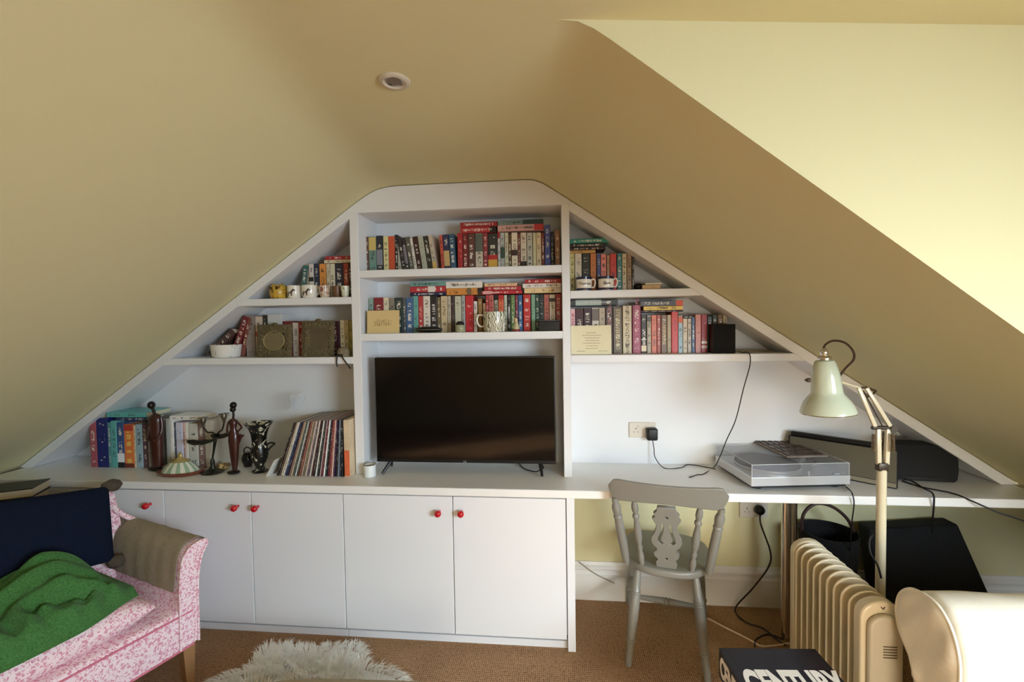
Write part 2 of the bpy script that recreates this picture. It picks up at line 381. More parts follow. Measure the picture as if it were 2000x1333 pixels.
# ================================================================ BOOKS
PAGES = mat('book_pages', (214, 200, 168), .9, var=.08, vscale=2, bump=.3, bscale=400, stretch=(1, 1, 1))
ORD = 'first second third fourth fifth sixth seventh eighth ninth tenth eleventh twelfth thirteenth fourteenth fifteenth sixteenth seventeenth eighteenth nineteenth twentieth'.split()
def ordinal(n):
    if n <= 20: return ORD[n-1]
    t, r = divmod(n, 10); base = {2: 'twenty', 3: 'thirty', 4: 'forty'}[t]
    return base+'-'+ORD[r-1] if r else base[:-1]+'ieth'
def book(w, h, d, cover, bands=(), lying=False, ink=None, text=None, tcol=(235,228,210), tsize=None, dense=.5):
    """upright: x 0..w, y 0 (spine) ..d, z 0..h"""
    t = min(.0018, w*.16); m = bookmat(cover, ink, dense)
    bm = bmesh.new(); r = min(.0022, w*.25)
    # spine rounded in plan, two boards
    pts = [(0, d), (0, r), (r*.4, r*.25), (r, 0), (w-r, 0), (w-r*.4, r*.25), (w, r), (w, d), (w-t, d), (w-t, t*1.3), (t, t*1.3), (t, d)]
    prism(bm, pts, 'z', 0, h)
    b = obj('book', bm, m)
    bm = bmesh.new(); box(bm, t, w-t, t*1.3, d-.003, .003, h-.003); obj('pages', bm, PAGES, b)
    for i, (z0, z1, c) in enumerate(bands):
        bm = bmesh.new(); box(bm, .0003, w-.0003, -.0004, .0004, z0*h, z1*h); obj('spine_label', bm, mat('spine_%d_%d_%d' % c, brighten(c), .4, lin=True), b)
    if text:
        sz = tsize or w*.8
        M = T(w/2, -.0008, h*.52) @ RX(R90) @ RZ(-R90)
        letters('lettering', text, sz, mat('ink_%d_%d_%d' % tcol, tcol, .5), b, M, .0002)
    return b
def lay(b, w, h, x, y, z, rz=0):
    """lie the book down, spine to the front, running along x from x to x+h"""
    b.matrix_world = T(x, y, z) @ RZ(rz) @ T(h, 0, 0) @ RY(-R90)
    return b
ROWS = {}
def row(items, Y, zs, shelf, group, dmin=.115, dmax=.14, side='left'):
    """items: (px left, px right, px top, colour, description, extras)"""
    xe = -99; n = 0
    for it in items:
        x0, x1, yt, c, desc = it[:5]; ex = dict(it[5]) if len(it) > 5 else {}
        n += 1; tilt = ex.pop('tilt', 0); yy = Y + ex.pop('dy', 0) + random.uniform(-.004, .004)
        a = atY(x0, yt, yy); b_ = atY(x1, yt, yy); w = b_.x-a.x-.0006; x = a.x
        if x < xe+.0004 and not tilt: w -= (xe+.0004-x); x = xe+.0004
        w = max(w, .005); h = (a.z-zs)/math.cos(math.radians(tilt)) if tilt else a.z-zs
        if tilt: h = (a.z-zs - 0)/math.cos(math.radians(tilt)); x = ex.pop('base', x)
        d = min(random.uniform(dmin, dmax), YB-.016-yy)
        b = book(w, h, d, c, **ex)
        if tilt > 0: b.matrix_world = T(x, yy, zs+.0006) @ RY(-math.radians(tilt))                  # leans to the left
        elif tilt < 0: b.matrix_world = T(x+w, yy, zs+.0006) @ RY(-math.radians(tilt)) @ T(-w, 0, 0)  # leans to the right
        else: b.location = (x, yy, zs+.0006)
        xe = x+w/math.cos(math.radians(tilt))
        tag(b, desc+', '+ordinal(n)+' from left, '+shelf, 'book', group)
def stack(items, Y, shelf_label, group, base):
    """items bottom to top: (px left, px right, px ytop, px ybottom, colour, description, extras)"""
    z = base
    for it in items:
        x0, x1, yt, yb, c, desc = it[:6]; ex = dict(it[6]) if len(it) > 6 else {}
        yy = Y+ex.pop('dy', 0); rz = ex.pop('rz', 0); ym = (yt+yb)/2; a = atY(x0, ym, yy); b_ = atY(x1, ym, yy)
        h = b_.x-a.x; w = atY(x0, yt, yy).z-atY(x0, yb, yy).z
        if w < .006: w = .006
        b = book(w, h, ex.pop('d', .12), c, **ex); lay(b, w, h, a.x, yy, z, rz); z += w+.0006
        tag(b, desc+', '+shelf_label, 'book', group)
    return z
YBK = 2.40
g = 'books on the top middle shelf'
T8 = dict(tilt=8)
row([
 (713.6,719.3,463,(95,60,50),'thin brown book'),
 (719.7,734,463,(100,135,120),'pale green book with yellow upper spine',dict(bands=[(.62,.98,(195,170,85))])),
 (734.6,746.8,461,(38,40,50),'black book with grey lower label',dict(bands=[(.2,.62,(125,125,135))])),
 (748,758,462,(205,195,135),'cream yellow book'),
 (758.4,770,462,(195,72,28),'plain orange-red book',dict(dense=.05)),
 (770.5,776,459,(35,25,28),'thin black book'),
 (777,784,464,(160,160,140),'leaning pale grey-green book',T8),
 (785,792,464,(48,38,42),'leaning black and purple book',T8),
 (792.6,799,465,(45,42,45),'leaning black book with grey label',dict(tilt=8,bands=[(.25,.75,(120,112,120))])),
 (799.6,808,464,(85,82,72),'leaning dark grey book with white title',T8),
 (808.6,814,466,(215,205,190),'leaning thin white book',T8),
 (814.5,824,463,(58,30,30),'leaning dark brown book',T8),
 (824.5,834.5,462,(165,165,145),'leaning grey-cream book',dict(tilt=8,dense=.15)),
 (835,844.5,462,(45,42,34),'leaning dark olive book',T8),
 (845,853,461,(185,170,145),'leaning white and tan book',dict(tilt=8,bands=[(.0,.25,(200,160,80))])),
 (861,867,460,(195,72,50),'narrow orange-red book',dict(tilt=3)),
 (867.5,879,459,(42,42,78),'navy book with tan label',dict(tilt=3,bands=[(.12,.55,(190,155,95))])),
 (879.5,890,458,(45,82,108),'teal-blue book with white title',dict(tilt=3,dense=.8)),
 (893,903,456,(165,25,32),'glossy bright red book',dict(dense=.1)),
 (903.5,913,456,(118,24,30),'dark red book'),
 (913.6,927,457,(92,52,46),'thick mottled maroon book'),
 (928,942.5,457,(196,184,160),'cream book with grey-green upper spine',dict(bands=[(.5,.99,(88,94,84))])),
 (943,952,456,(140,40,52),'narrow maroon book'),
 (952.8,971,457,(48,50,46),'thick black book with red band and yellow foot',dict(bands=[(0,.27,(205,155,45)),(.27,.40,(185,28,30))])),
 (971.5,976.5,451,(185,182,180),'thin white book with red head',dict(bands=[(.8,1,(150,30,32))])),
 (977,985,455,(168,172,164),'narrow white and green book',dict(bands=[(.3,.6,(50,75,62))])),
 (985.5,992.6,455,(195,188,158),'narrow cream book'),
 (993,998.4,458,(88,66,32),'thin olive-brown book'),
 (998.8,1010.5,455,(216,202,172),'cream book with a dark brown band',dict(bands=[(.36,.52,(62,40,38))])),
 (1011.2,1016,457,(112,52,40),'thin red-brown book'),
 (1016.4,1028,455,(206,190,165),'off-white book with black foot',dict(bands=[(0,.2,(40,34,32))],ink=(70,50,40),dense=.6)),
 (1028.8,1039.6,455,(178,174,158),'grey-white book with black title',dict(ink=(20,20,22),dense=.75)),
 (1040.5,1046.5,455,(196,186,142),'thin pale yellow book',dict(dense=.1)),
 (1047,1056.8,455,(200,178,135),'beige book'),
 (1057.4,1063,456,(112,42,26),'thin rust-brown book'),
 (1063.6,1074.6,440,(62,72,132),'tall blue book'),
 (1075.2,1081.5,453,(32,32,48),'narrow blue-black book'),
 (1083.5,1093.5,451,(152,108,88),'pinkish brown book'),
], YBK, S1T, 'top middle shelf', g)
zt = atY(930, 456, YBK).z + .0025
stack([(899,969,443.5,455,(172,30,38),'red book with white lettering and black end',dict(text='BEHIND THE SCENES AT THE',tsize=.012,bands=[(.0,.18,(35,28,30))])),
       (899,971,433,442.5,(150,25,32),'dark red book with white capitals',dict(text='THIEVES IN THE NIGHT',tsize=.013))],
      YBK, 'lying flat, left pile, top middle shelf', g, zt)
stack([(972,1061,440,452,(196,150,140),'pink and grey book with red end',dict(text='THE FORTUNE MEN',tsize=.012,tcol=(90,60,60),bands=[(.0,.2,(175,35,35))])),
       (973,1061,430,439,(110,128,122),'grey-green book with dark end',dict(text='NEW FINNISH GRAMMAR',tsize=.012,tcol=(35,60,55),bands=[(0,.45,(45,62,60))]))],
      YBK-.01, 'lying flat, right pile, top middle shelf', g, zt+.001)
g = 'books on the lower middle shelf'
row([
 (720,729,584,(132,158,142),'pale green book'),
 (730,748,582,(132,26,36),'thick maroon book'),
 (748.5,758.8,582,(216,202,168),'cream book'),
 (759.8,770,583,(132,122,104),'grey-brown book'),
 (770.6,786,582,(42,58,54),'wide dark green book',dict(dense=.6)),
 (786.4,792.2,582,(80,84,86),'thin slate grey book'),
 (792.6,806,582,(60,96,138),'mid-blue book with pale title',dict(dense=.7)),
 (806.5,816,579,(90,155,146),'turquoise book',dict(dense=.2)),
 (816.5,825.8,579,(178,44,48),'narrow bright red book'),
 (826.2,839.6,579,(212,202,186),'white book with grey title'),
 (840,853.2,579,(42,38,38),'black book with white title',dict(dense=.8,ink=(230,225,215))),
 (853.6,860,581,(112,96,60),'thin olive and black book'),
 (860.6,873,579,(192,172,132),'beige book'),
 (873.4,880,579,(172,162,142),'thin grey-cream book'),
 (880.4,887.2,577,(60,40,35),'thin dark brown book',dict(dense=.1)),
 (888,900,579,(182,180,156),'grey-white book with plain spine',dict(dense=.12)),
 (900.8,907.8,578,(152,152,146),'thin silver-grey book'),
 (908.6,923.8,578,(188,24,36),'thick scarlet book',dict(dense=.08)),
 (925,931.6,589,(216,202,192),'short thin white book'),
 (933,940.8,584,(142,102,42),'ochre-brown book',dict(dense=.1)),
 (942.6,948,593,(172,122,80),'short tan book'),
 (948.4,954.2,577,(166,34,40),'thin red book'),
 (954.6,963.8,577,(192,86,76),'salmon-pink striped book'),
 (964.2,972.8,577,(118,106,86),'grey book with black head',dict(bands=[(.86,1,(30,28,28))])),
 (973.4,983.4,577,(218,96,50),'orange book with red head',dict(bands=[(.88,1,(180,30,34))])),
 (984.4,990,577,(182,186,166),'thin pale green-white book'),
 (990.6,997,577,(26,28,28),'narrow black book with white capitals',dict(text='PANDORA',tcol=(235,230,220))),
 (997.6,1005.2,577,(92,122,60),'leaf-green book'),
 (1006,1011.4,577,(122,40,62),'thin plum book'),
 (1012,1019.8,577,(40,92,138),'bright blue book'),
 (1021.7,1035.8,576,(188,30,30),'thick red book with white title',dict(dense=.55)),
 (1037.2,1045,576,(112,152,126),'pale sea-green book',dict(dense=.1)),
 (1045.4,1053,576,(30,66,50),'dark green book'),
 (1053.4,1061.6,576,(34,44,44),'blackish green book',dict(dense=.1)),
 (1062.4,1072.4,576,(178,96,82),'dusty pink book'),
 (1073,1084.4,576,(202,192,172),'cream book with black emblem',dict(bands=[(.80,.9,(50,48,45))])),
 (1085.2,1096.2,575,(142,24,36),'crimson book with pink title',dict(dense=.6)),
], YBK, S2T, 'lower middle shelf', g)
zt = atY(840, 579, YBK).z + .0035
stack([(801,871,572,578.5,(32,34,70),'thin navy book with pale title',dict(text='WONDER WORLD',tsize=.009)),
       (801,871,560,571.5,(175,35,50),'red book with white stripe',dict(bands=[(.3,.5,(215,205,195))],text='MARY PORTAS',tsize=.010)),
       (801,871,551,559.5,(105,150,138),'teal-green book',dict(text='ALL THE LIGHT',tsize=.011,tcol=(40,70,60)))],
      YBK, 'lying flat over the turquoise book, lower middle shelf', g, zt)
stack([(872,941,559.5,572.5,(200,128,35),'orange-brown patterned book',dict(bands=[(0,.12,(40,34,40)),(.3,.42,(110,90,60))])),
       (871,942,546,559,(216,208,194),'thick white book titled in thin capitals',dict(text='A Rebours Citizens',tsize=.016,tcol=(110,90,80)))],
      YBK, 'lying flat in the second pile, lower middle shelf', g, zt)
stack([(940,1020,569,575.5,(178,28,42),'thin red book with white end',dict(bands=[(.75,.96,(215,150,145))])),
       (946,1018,560.5,568.5,(165,22,40),'dark red book',dict(text='THE ENCHANTMENT',tsize=.010)),
       (946,1010,553.5,560,(212,170,125),'thin peach and cream book')],
      YBK, 'lying flat in the third pile, lower middle shelf', g, zt)
stack([(1024,1096,564,574,(218,190,135),'pale yellow book with penguin-orange end',dict(bands=[(.0,.2,(200,190,180))])),
       (1021,1096,555,563.5,(214,206,194),'white book',dict(text='sail',tsize=.012,tcol=(50,50,60))),
       (1025,1096,546.5,554.5,(160,28,38),'dark red book',dict())],
      YBK, 'lying flat beside the right partition, lower middle shelf', g, zt+.001)
g = 'books on the top right shelf'
row([
 (1113,1122,495,(192,182,112),'yellowish cream book'),
 (1122.8,1136,496,(206,192,166),'cream book with faint title'),
 (1136.8,1152.4,496,(36,40,32),'wide black book',dict(dense=.3)),
 (1153,1164.6,496,(190,112,44),'orange-brown book',dict(dense=.1)),
 (1165.6,1173,496,(68,82,132),'slate blue book'),
 (1173.6,1184,497,(228,130,116),'pink and coral book with black title',dict(ink=(30,20,20),dense=.8)),
 (1185,1191,499,(172,130,100),'thin tan book'),
 (1191.6,1204,496,(200,54,44),'bright red book'),
 (1205,1214.8,495,(58,122,128),'teal-blue book'),
 (1215.4,1223.8,496,(196,182,146),'cream book'),
 (1224.4,1233.6,496,(152,122,86),'marbled brown book'),
 (1234.2,1238.6,500,(48,38,34),'thin black-brown book'),
], YBK, R1T, 'top right shelf', g)
zt = atY(1140, 496, YBK).z+.003
stack([(1113,1163,491,497,(192,145,62),'thin yellow-brown book'),
       (1113,1183,485,490.5,(40,26,28),'thin black book'),
       (1113,1183,477,484.5,(34,28,28),'black book with a row of white dots',dict(text='o o o o o o o o',tsize=.016)),
       (1113,1189,468,476.5,(20,138,122),'emerald green book with pale title',dict(text='TREASURE ISLAND',tsize=.010))],
      YBK, 'lying flat on the top right shelf', g, zt)
g = 'books on the lower right shelf'
row([
 (1114.4,1123.4,604,(222,166,166),'pale pink book with red letters',dict(ink=(150,20,30),dense=.7)),
 (1124,1139.4,603,(62,24,30),'dark maroon book'),
 (1140,1155,603,(52,24,38),'dark purple book with white title',dict(dense=.7)),
 (1156,1169.6,602,(206,196,182),'white book with grey picture head',dict(bands=[(.72,.98,(110,100,92))])),
 (1170,1181.8,602,(172,156,132),'grey-beige book'),
 (1182.4,1197,601,(52,24,24),'dark brown book with large pink capitals',dict(text='SPIES  MICHAEL FRAYN',tcol=(215,160,155),tsize=.028)),
 (1197.6,1214.8,601,(102,88,72),'grey-brown book with cream capitals',dict(text='STEVEN GERRARD',tcol=(225,210,160),tsize=.026)),
 (1216.2,1233.8,598,(202,188,152),'tall cream book with olive capitals',dict(text='CRICKET AND THE LAW',tcol=(110,92,50),tsize=.024)),
 (1235.4,1251.6,597,(148,60,88),'tall mauve-pink book',dict(text='EVAN HOPWELL HISTORY',tcol=(215,130,150),tsize=.026)),
 (1252.2,1262.8,615,(42,36,30),'black book with white foot',dict(bands=[(.05,.2,(225,205,170)),(.34,.37,(205,195,180))])),
 (1263.6,1272,617,(168,158,132),'grey-beige book with emblem',dict(bands=[(.84,.97,(90,84,76))])),
 (1272.6,1282.6,616,(210,112,80),'coral book'),
 (1283,1290.8,616,(168,76,64),'brick-red book'),
 (1291.4,1302.6,616,(118,90,60),'olive-brown book with cream capitals',dict(text='LABYRINTHS',tcol=(225,205,150),tsize=.020)),
 (1303,1311,616,(172,152,112),'pale beige book',dict(dense=.1)),
 (1311.6,1324.4,608,(204,44,34),'bright red and orange book',dict(dense=.1)),
 (1324.8,1333.6,617,(152,182,192),'pale blue book with orange head',dict(bands=[(.8,.97,(215,95,40))])),
 (1334,1342.6,623,(206,192,162),'cream book'),
 (1343.2,1350.6,623,(192,182,162),'white book with grey title',dict(dense=.7)),
 (1351.2,1357.6,620,(60,92,134),'thin blue book'),
 (1358.2,1369.4,615,(206,132,116),'pink-beige book',dict(dense=.1)),
 (1370,1381.4,615,(152,28,40),'crimson book with a white mark',dict(dense=.05,bands=[(.24,.30,(225,215,205)),(.12,.19,(205,175,170))])),
 (1382,1391,619,(58,72,76),'dark teal book'),
 (1391.8,1401.4,616,(44,56,46),'blackish green book',dict(dy=.02)),
 (1402,1411.8,615,(132,96,60),'brown book',dict(dy=.02)),
 (1412.4,1420.6,616,(192,172,132),'cream book with worn head',dict(dy=.02)),
], YBK, R2T, 'lower right shelf', g)
stack([(1115,1207,590,601,(50,56,54),'black and white book',dict(text='CALLOW WORDSWORTH',tsize=.015,tcol=(225,225,215),bands=[(.35,.9,(150,165,155))]))],
      YBK-.012, 'lying flat at left on the lower right shelf', g, atY(1150, 597, YBK).z-.001)
zt = atY(1290, 611, YBK).z
stack([(1252,1334,608.6,612,(48,22,22),'very thin dark brown book'),
       (1257,1334,600,608,(222,190,60),'yellow book with black capitals',dict(text='CHAVS',tsize=.017,tcol=(35,28,15))),
       (1251,1334,588.5,599,(82,84,92),'dark grey book with orange end',dict(bands=[(0,.16,(215,80,40))],text='JAMES SALTER',tsize=.010))],
      YBK, 'lying flat, right pile, lower right shelf', g, zt+.003)
b = book(.014, .045, .10, (30, 40, 34)); lay(b, .014, .045, atY(1334, 620, YBK).x+.001, YBK, atY(1334, 623, YBK).z+.002)
tag(b, 'small black notebook lying on the cream books beside the yellow book, lower right shelf', 'book', g)
g = 'books on the top left shelf'
row([
 (583,593,520,(55,96,92),'teal leaning book',dict(tilt=-8)),
 (594.8,602,516,(166,146,112),'beige book'),
 (602.6,612,516,(202,192,182),'white book with black spot',dict(bands=[(.5,.62,(40,36,36))])),
 (612.8,622,516,(32,40,64),'blue-black book'),
 (623.2,636,516,(210,132,36),'orange-yellow book'),
 (636.6,643.6,516,(192,176,146),'thin cream book'),
 (644.2,653.4,516,(202,192,162),'cream book with grey title'),
 (654,669.4,515,(44,40,54),'wide navy book',dict(dense=.6)),
 (670,680,515,(162,56,40),'rust-red book'),
 (680.6,686,515,(42,32,30),'thin black book'),
], YBK, L1T, 'top left shelf', g)
zt = atY(650, 515, YBK).z+.002
stack([(633,685,506.5,513,(205,190,155),'thin cream book'), (635,685,499,506,(165,26,34),'crimson book')], YBK, 'lying flat on the top left shelf', g, zt)
g = 'books on the lower left shelf'
row([
 (400,412,652,(82,52,46),'brown book slumped far to the right',dict(tilt=-48)),
 (446,458,622,(112,26,36),'dark red book leaning right',dict(tilt=-22)),
 (466,474,622,(118,60,50),'brown leaning book',dict(tilt=-14)),
 (479,497,617,(132,120,114),'wide grey-mauve book',dict(dense=.2)),
 (498,512,619,(196,176,156),'white and red book',dict(bands=[(.5,.62,(165,40,40))])),
 (513,521.4,616,(40,40,35),'narrow black book'),
 (522,550,615,(192,192,190),'broad pale grey volume',dict(dense=.1)),
 (551,570,628,(114,35,40),'wide dark red book'),
 (571,582.4,631,(202,186,166),'cream book'),
 (583,591.4,629,(152,40,45),'narrow red book'),
 (640,662,628,(62,26,30),'wide blackish red book'),
 (663.4,672,626,(196,182,142),'pale cream book'),
 (672.6,680,626,(186,170,122),'beige-yellow book'),
 (680.6,688,627,(152,142,62),'olive yellow book'),
], YBK, L2T, 'lower left shelf', g)
# worktop books, left end
g = 'books on the worktop'
YW = 2.33
row([
 (174,186.4,823,(168,76,88),'dark pink book'),
 (187,208.6,817,(20,32,104),'thick royal blue book',dict(dense=.1)),
 (209.2,215,826,(72,132,132),'thin teal book'),
 (215.6,226,823,(82,164,160),'turquoise book'),
 (227,240.4,827,(45,76,128),'blue book with white and black picture at the foot',dict(bands=[(.12,.32,(225,225,225)),(0,.12,(25,25,30))])),
 (241,259.2,830,(218,112,34),'orange book with yellow rows',dict(bands=[(.86,.99,(180,50,30)),(0,.1,(110,40,25))],ink=(250,190,70),dense=.9)),
 (259.8,263.6,832,(200,190,160),'very thin cream book'),
 (264.2,276.4,830,(142,168,178),'pale blue book'),
 (277,286,830,(92,62,72),'dark mauve book'),
 (287,299,826,(152,147,142),'grey book with large black and white capitals',dict(text='HISTORY OF',tcol=(25,25,28),tsize=.026)),
], YW, ZW, 'worktop', g, .15, .17)
zt = atY(240, 824, YW).z+.006
stack([(226,286,817.5,823.5,(28,50,90),'thin dark blue book',dict(rz=.0)), (208,286,808,817,(80,168,160),'long turquoise book',dict(d=.17))], YW, 'lying flat on the worktop books', g, zt)
row([
 (323,330,819,(176,176,166),'grey-white tall book',dict(dense=.05)),
 (331,337,820,(226,222,212),'white tall book',dict(dense=.05)),
 (338,342,826,(70,75,95),'thin slate book'),
 (342.6,355,826,(196,196,214),'lavender-white book',dict(dense=.1)),
 (356,361,826,(206,170,160),'thin pink-beige book'),
 (361.6,367.5,826,(225,220,205),'thin ivory book',dict(dense=.05)),
 (368,385,828,(196,192,178),'white book with faint squares'),
 (386,398,824,(130,100,92),'brown picture-spined book'),
 (399,413,822,(190,180,160),'pale cream album',dict(dense=.05)),
], YW+.01, ZW, 'worktop behind the dish', 'books behind the dish', .15, .17)
stack([(331,392,811,819,(228,224,214),'white slim box',dict(text='o  ~~',tsize=.016,tcol=(90,90,90)))], YW+.005, 'lying on the white books behind the statue', 'books behind the dish', atY(360, 822, YW+.01).z+.004)
# ---------------------------------------------------------------- records
RN = 33; rb0, rb1 = -1.49, -1.118; g = 'records leaning on the worktop'
cols = [((40,28,26),'black'),((92,72,60),'brown'),((196,180,150),'cream'),((222,216,206),'white'),((60,66,100),'slate blue'),((36,36,52),'navy'),((150,110,100),'dusty pink'),((180,160,130),'beige'),((70,84,74),'grey-green'),((200,200,196),'pale grey'),((74,58,48),'dark brown'),((150,84,70),'rust'),((176,150,128),'tan'),((120,110,84),'olive'),((196,172,158),'pale pink'),((96,80,90),'mauve'),((206,196,180),'off-white'),((88,36,40),'maroon'),((40,34,34),'black'),((224,218,208),'white'),((44,50,46),'blackish green'),((180,150,150),'rose'),((104,34,42),'dark red'),((226,226,222),'bright white'),((32,38,36),'black'),((110,40,44),'maroon'),((170,90,86),'coral'),((214,176,158),'peach'),((60,34,64),'purple'),((30,28,32),'black'),((120,130,140),'steel grey'),((26,34,52),'midnight blue'),((34,30,28),'black')]
n = RN; step = (rb1-rb0)/n
for i in range(n):
    c, cn = cols[i]; th = step*.62; k = i/(n-1)
    ang = math.radians(19*(1-k)**.8 + 1.5)
    bm = bmesh.new(); rbox(bm, 0, th, 0, .300, 0, .302, .0008, 1)
    o = obj('record', bm, bookmat(c, None, .25)); o.matrix_world = T(rb0+i*step, 2.242+random.uniform(-.003, .003), ZW+.0006+th*math.sin(0)) @ RY(ang)
    o.location.z += th*math.sin(ang)
    tag(o, '%s record sleeve, %s from the left in the leaning row' % (cn, ordinal(i+1)), 'record', g)
bm = bmesh.new(); rbox(bm, 0, .030, 0, .26, 0, .300, .001, 1)
o = obj('record_box', bm, mat('orange_white_sleeve', (238, 196, 160), .5, var=.5, vscale=9)); o.location = (-1.113, 2.243, ZW+.0006)
bm = bmesh.new(); box(bm, .001, .029, -.0004, .0003, .004, .14); obj('orange_label', bm, mat('orange_label', (228, 110, 70), .5, var=.35, vscale=30), o)
tag(o, 'thick peach and orange record box standing against the left partition', 'record box')
bm = bmesh.new(); rbox(bm, 0, .006, 0, .20, 0, .10, .001, 1); o = obj('card_sleeve', bm, mat('card_white', (226, 222, 212), .6)); o.matrix_world = T(-1.545, 2.232, ZW+.001) @ RY(math.radians(30)); tag(o, 'small white card leaning low in front of the left end of the records', 'card')
# ---------------------------------------------------------------- small things on the shelves
YI = 2.325
def potthing(name, prof, m, px, pz, label, cat, Y=YI, seg=28, sx=1, group=None, inner=True):
    p = atY(px, 600, Y); bm = bmesh.new(); lathe(bm, prof, seg, sx=sx)
    o = obj(name, bm, m, smooth=True); o.location = (p.x, Y, pz+.0008); tag(o, label, cat, group); return o
def cup(r, h, t=.003, flare=1.0, foot=.85):
    return [(0, 0), (r*foot, 0), (r*foot, .002), (r*.97, .012), (r, h*.5), (r*flare, h), (r*flare-t, h), (r-t, h*.5), (r*.9-t, .012), (0, .008)]
def handle(parent, r, z0, z1, out, m, side=1, th=.0045, name='handle'):
    bm = bmesh.new(); tube(bm, [(side*(r-.001), 0, z1), (side*(r+out*.7), 0, z1+.004), (side*(r+out), 0, (z0+z1)/2+.004), (side*(r+out*.6), 0, z0), (side*(r-.001), 0, z0)], th, 8, smooth=6)
    return obj(name, bm, m, parent, True)
CERA = mat('white_glazed_ceramic', (228, 222, 208), .18, coat=.4)
NAVY = mat('navy_glaze', (34, 38, 66), .2, coat=.4)
def pattern(name, base, ink, scale, thr=.5, kind='wave'):
    if name in MC: return MC[name]
    m = bpy.data.materials.new(name); m.use_nodes = True; nt, b = nodes(m); b.inputs['Roughness'].default_value = .3
    tc = nt.nodes.new('ShaderNodeTexCoord')
    if kind == 'wave':
        n = nt.nodes.new('ShaderNodeTexWave'); n.inputs['Scale'].default_value = scale; n.inputs['Distortion'].default_value = 9; n.inputs['Detail'].default_value = 1; n.inputs['Detail Scale'].default_value = 1.2; out = n.outputs['Fac']
    elif kind == 'vor':
        n = nt.nodes.new('ShaderNodeTexVoronoi'); n.feature = 'DISTANCE_TO_EDGE'; n.inputs['Scale'].default_value = scale; out = n.outputs['Distance']
    else:
        n = nt.nodes.new('ShaderNodeTexNoise'); n.inputs['Scale'].default_value = scale; n.inputs['Detail'].default_value = 2; n.inputs['Distortion'].default_value = 1.2; out = n.outputs['Fac']
    nt.links.new(tc.outputs['Object'], n.inputs['Vector'])
    cr = nt.nodes.new('ShaderNodeValToRGB'); cr.color_ramp.elements[0].position = thr-.03; cr.color_ramp.elements[1].position = thr+.03
    cr.color_ramp.elements[0].color = (*s2l(ink), 1); cr.color_ramp.elements[1].color = (*s2l(base), 1)
    nt.links.new(out, cr.inputs[0]); nt.links.new(cr.outputs[0], b.inputs['Base Color']); MC[name] = m; return m
# name mugs
for px, word, hs, lab in ((1141, 'Thomas', 1, 'white and navy banded name mug in front of the black book, top right shelf'), (1184, 'Ben', 1, 'white and navy banded name mug in front of the red book, top right shelf')):
    o = potthing('mug', cup(.0395, .068), CERA, px, R1T, lab, 'mug', group='name mugs on the top right shelf')
    for z0, z1 in ((.001, .011), (.054, .0685)):
        bm = bmesh.new(); lathe(bm, [(.0398*.99 if z0 > .01 else .0365, z0), (.0402, z1)], 28, cap=False); obj('glaze_band', bm, NAVY, o, True)
    handle(o, .0395, .018, .054, .017, CERA, hs, .0038)
    letters('lettering', word, .023 if len(word) < 5 else .019, mat('ink_black', (24, 20, 22), .5), o, T(0, -.0404, .033) @ RX(R90), .0008)
# pair of books lying at right of top right shelf
b = book(.026, .088, .11, (205, 160, 85), dense=.05); lay(b, .026, .088, atY(1255, 560, 2.36).x, 2.36, R1T+.0008); tag(b, 'tan book lying flat at the far end of the top right shelf', 'book')
b = book(.010, .082, .10, (216, 202, 176), dense=.1); lay(b, .010, .082, atY(1259, 545, 2.36).x+.004, 2.362, R1T+.0275); tag(b, 'thin white book lying on the tan book, top right shelf', 'book')
bm = bmesh.new(); t = bmesh.new(); bmesh.ops.create_uvsphere(t, u_segments=16, v_segments=10, radius=1); t.transform(Matrix.Diagonal((.026, .03, .021, 1))); merge(bm, t)
o = obj('leather_pouch', bm, mat('black_leather', (30, 24, 24), .5, bump=.3, bscale=50), smooth=True); o.location = (atY(1247, 560, 2.43).x, 2.43, R1T+.0215); tag(o, 'small black leather pouch beside the tan book on the top right shelf', 'pouch')
# framed card with engraving / invitation card
def card(x0, x1, yt, zs, Y, c, label, marks, name='card'):
    a = atY(x0, yt, Y); b_ = atY(x1, yt, Y); w = b_.x-a.x; h = a.z-zs
    bm = bmesh.new(); rbox(bm, 0, w, 0, .003, 0, h, .0006, 1); o = obj(name, bm, mat('card_%d_%d_%d' % c, brighten(c, 1.25), .7, lin=True))
    o.matrix_world = T(a.x, Y, zs+.0012) @ RX(-.06); tag(o, label, 'card')
    bm = bmesh.new(); marks(bm, w, h); obj('print', bm, mat('sepia_print', (110, 84, 50), .8), o); return o
def engraving(bm, w, h):
    r = random.Random(3)
    for _ in range(60):
        x = w*(.2+.55*r.random()); z = h*(.30+.35*r.random()*(1-abs(x/w-.45))); l = w*.03*(r.random()+.3)
        box(bm, x, x+l, -.0006, .0002, z, z+h*.012)
    for k in range(7): x = w*(.24+.07*k); hh = h*(.14+.1*math.sin(k*1.3)**2); box(bm, x, x+w*.008, -.0006, .0002, h*.32, h*.36+hh)
def invite(bm, w, h):
    r = random.Random(5)
    for k, (a, b_) in enumerate(((.38,.62),(.28,.72),(.33,.70),(.36,.66),(.3,.74),(.38,.66),(.36,.62),(.14,.34),(.68,.88))):
        z = h*(.74-.09*min(k, 7)); x = a
        while x < b_: l = .015+.03*r.random(); box(bm, w*x, w*(x+l), -.0006, .0002, z, z+h*.014); x += l+.012
card(716, 779, 607.6, S2T, 2.33, (196, 170, 110), 'beige card with a small sepia engraving, leaning on books beside the left partition', engraving)
card(1115, 1194, 637, R2T, 2.33, (206, 196, 158), 'cream printed invitation card leaning on books beside the right partition', invite)
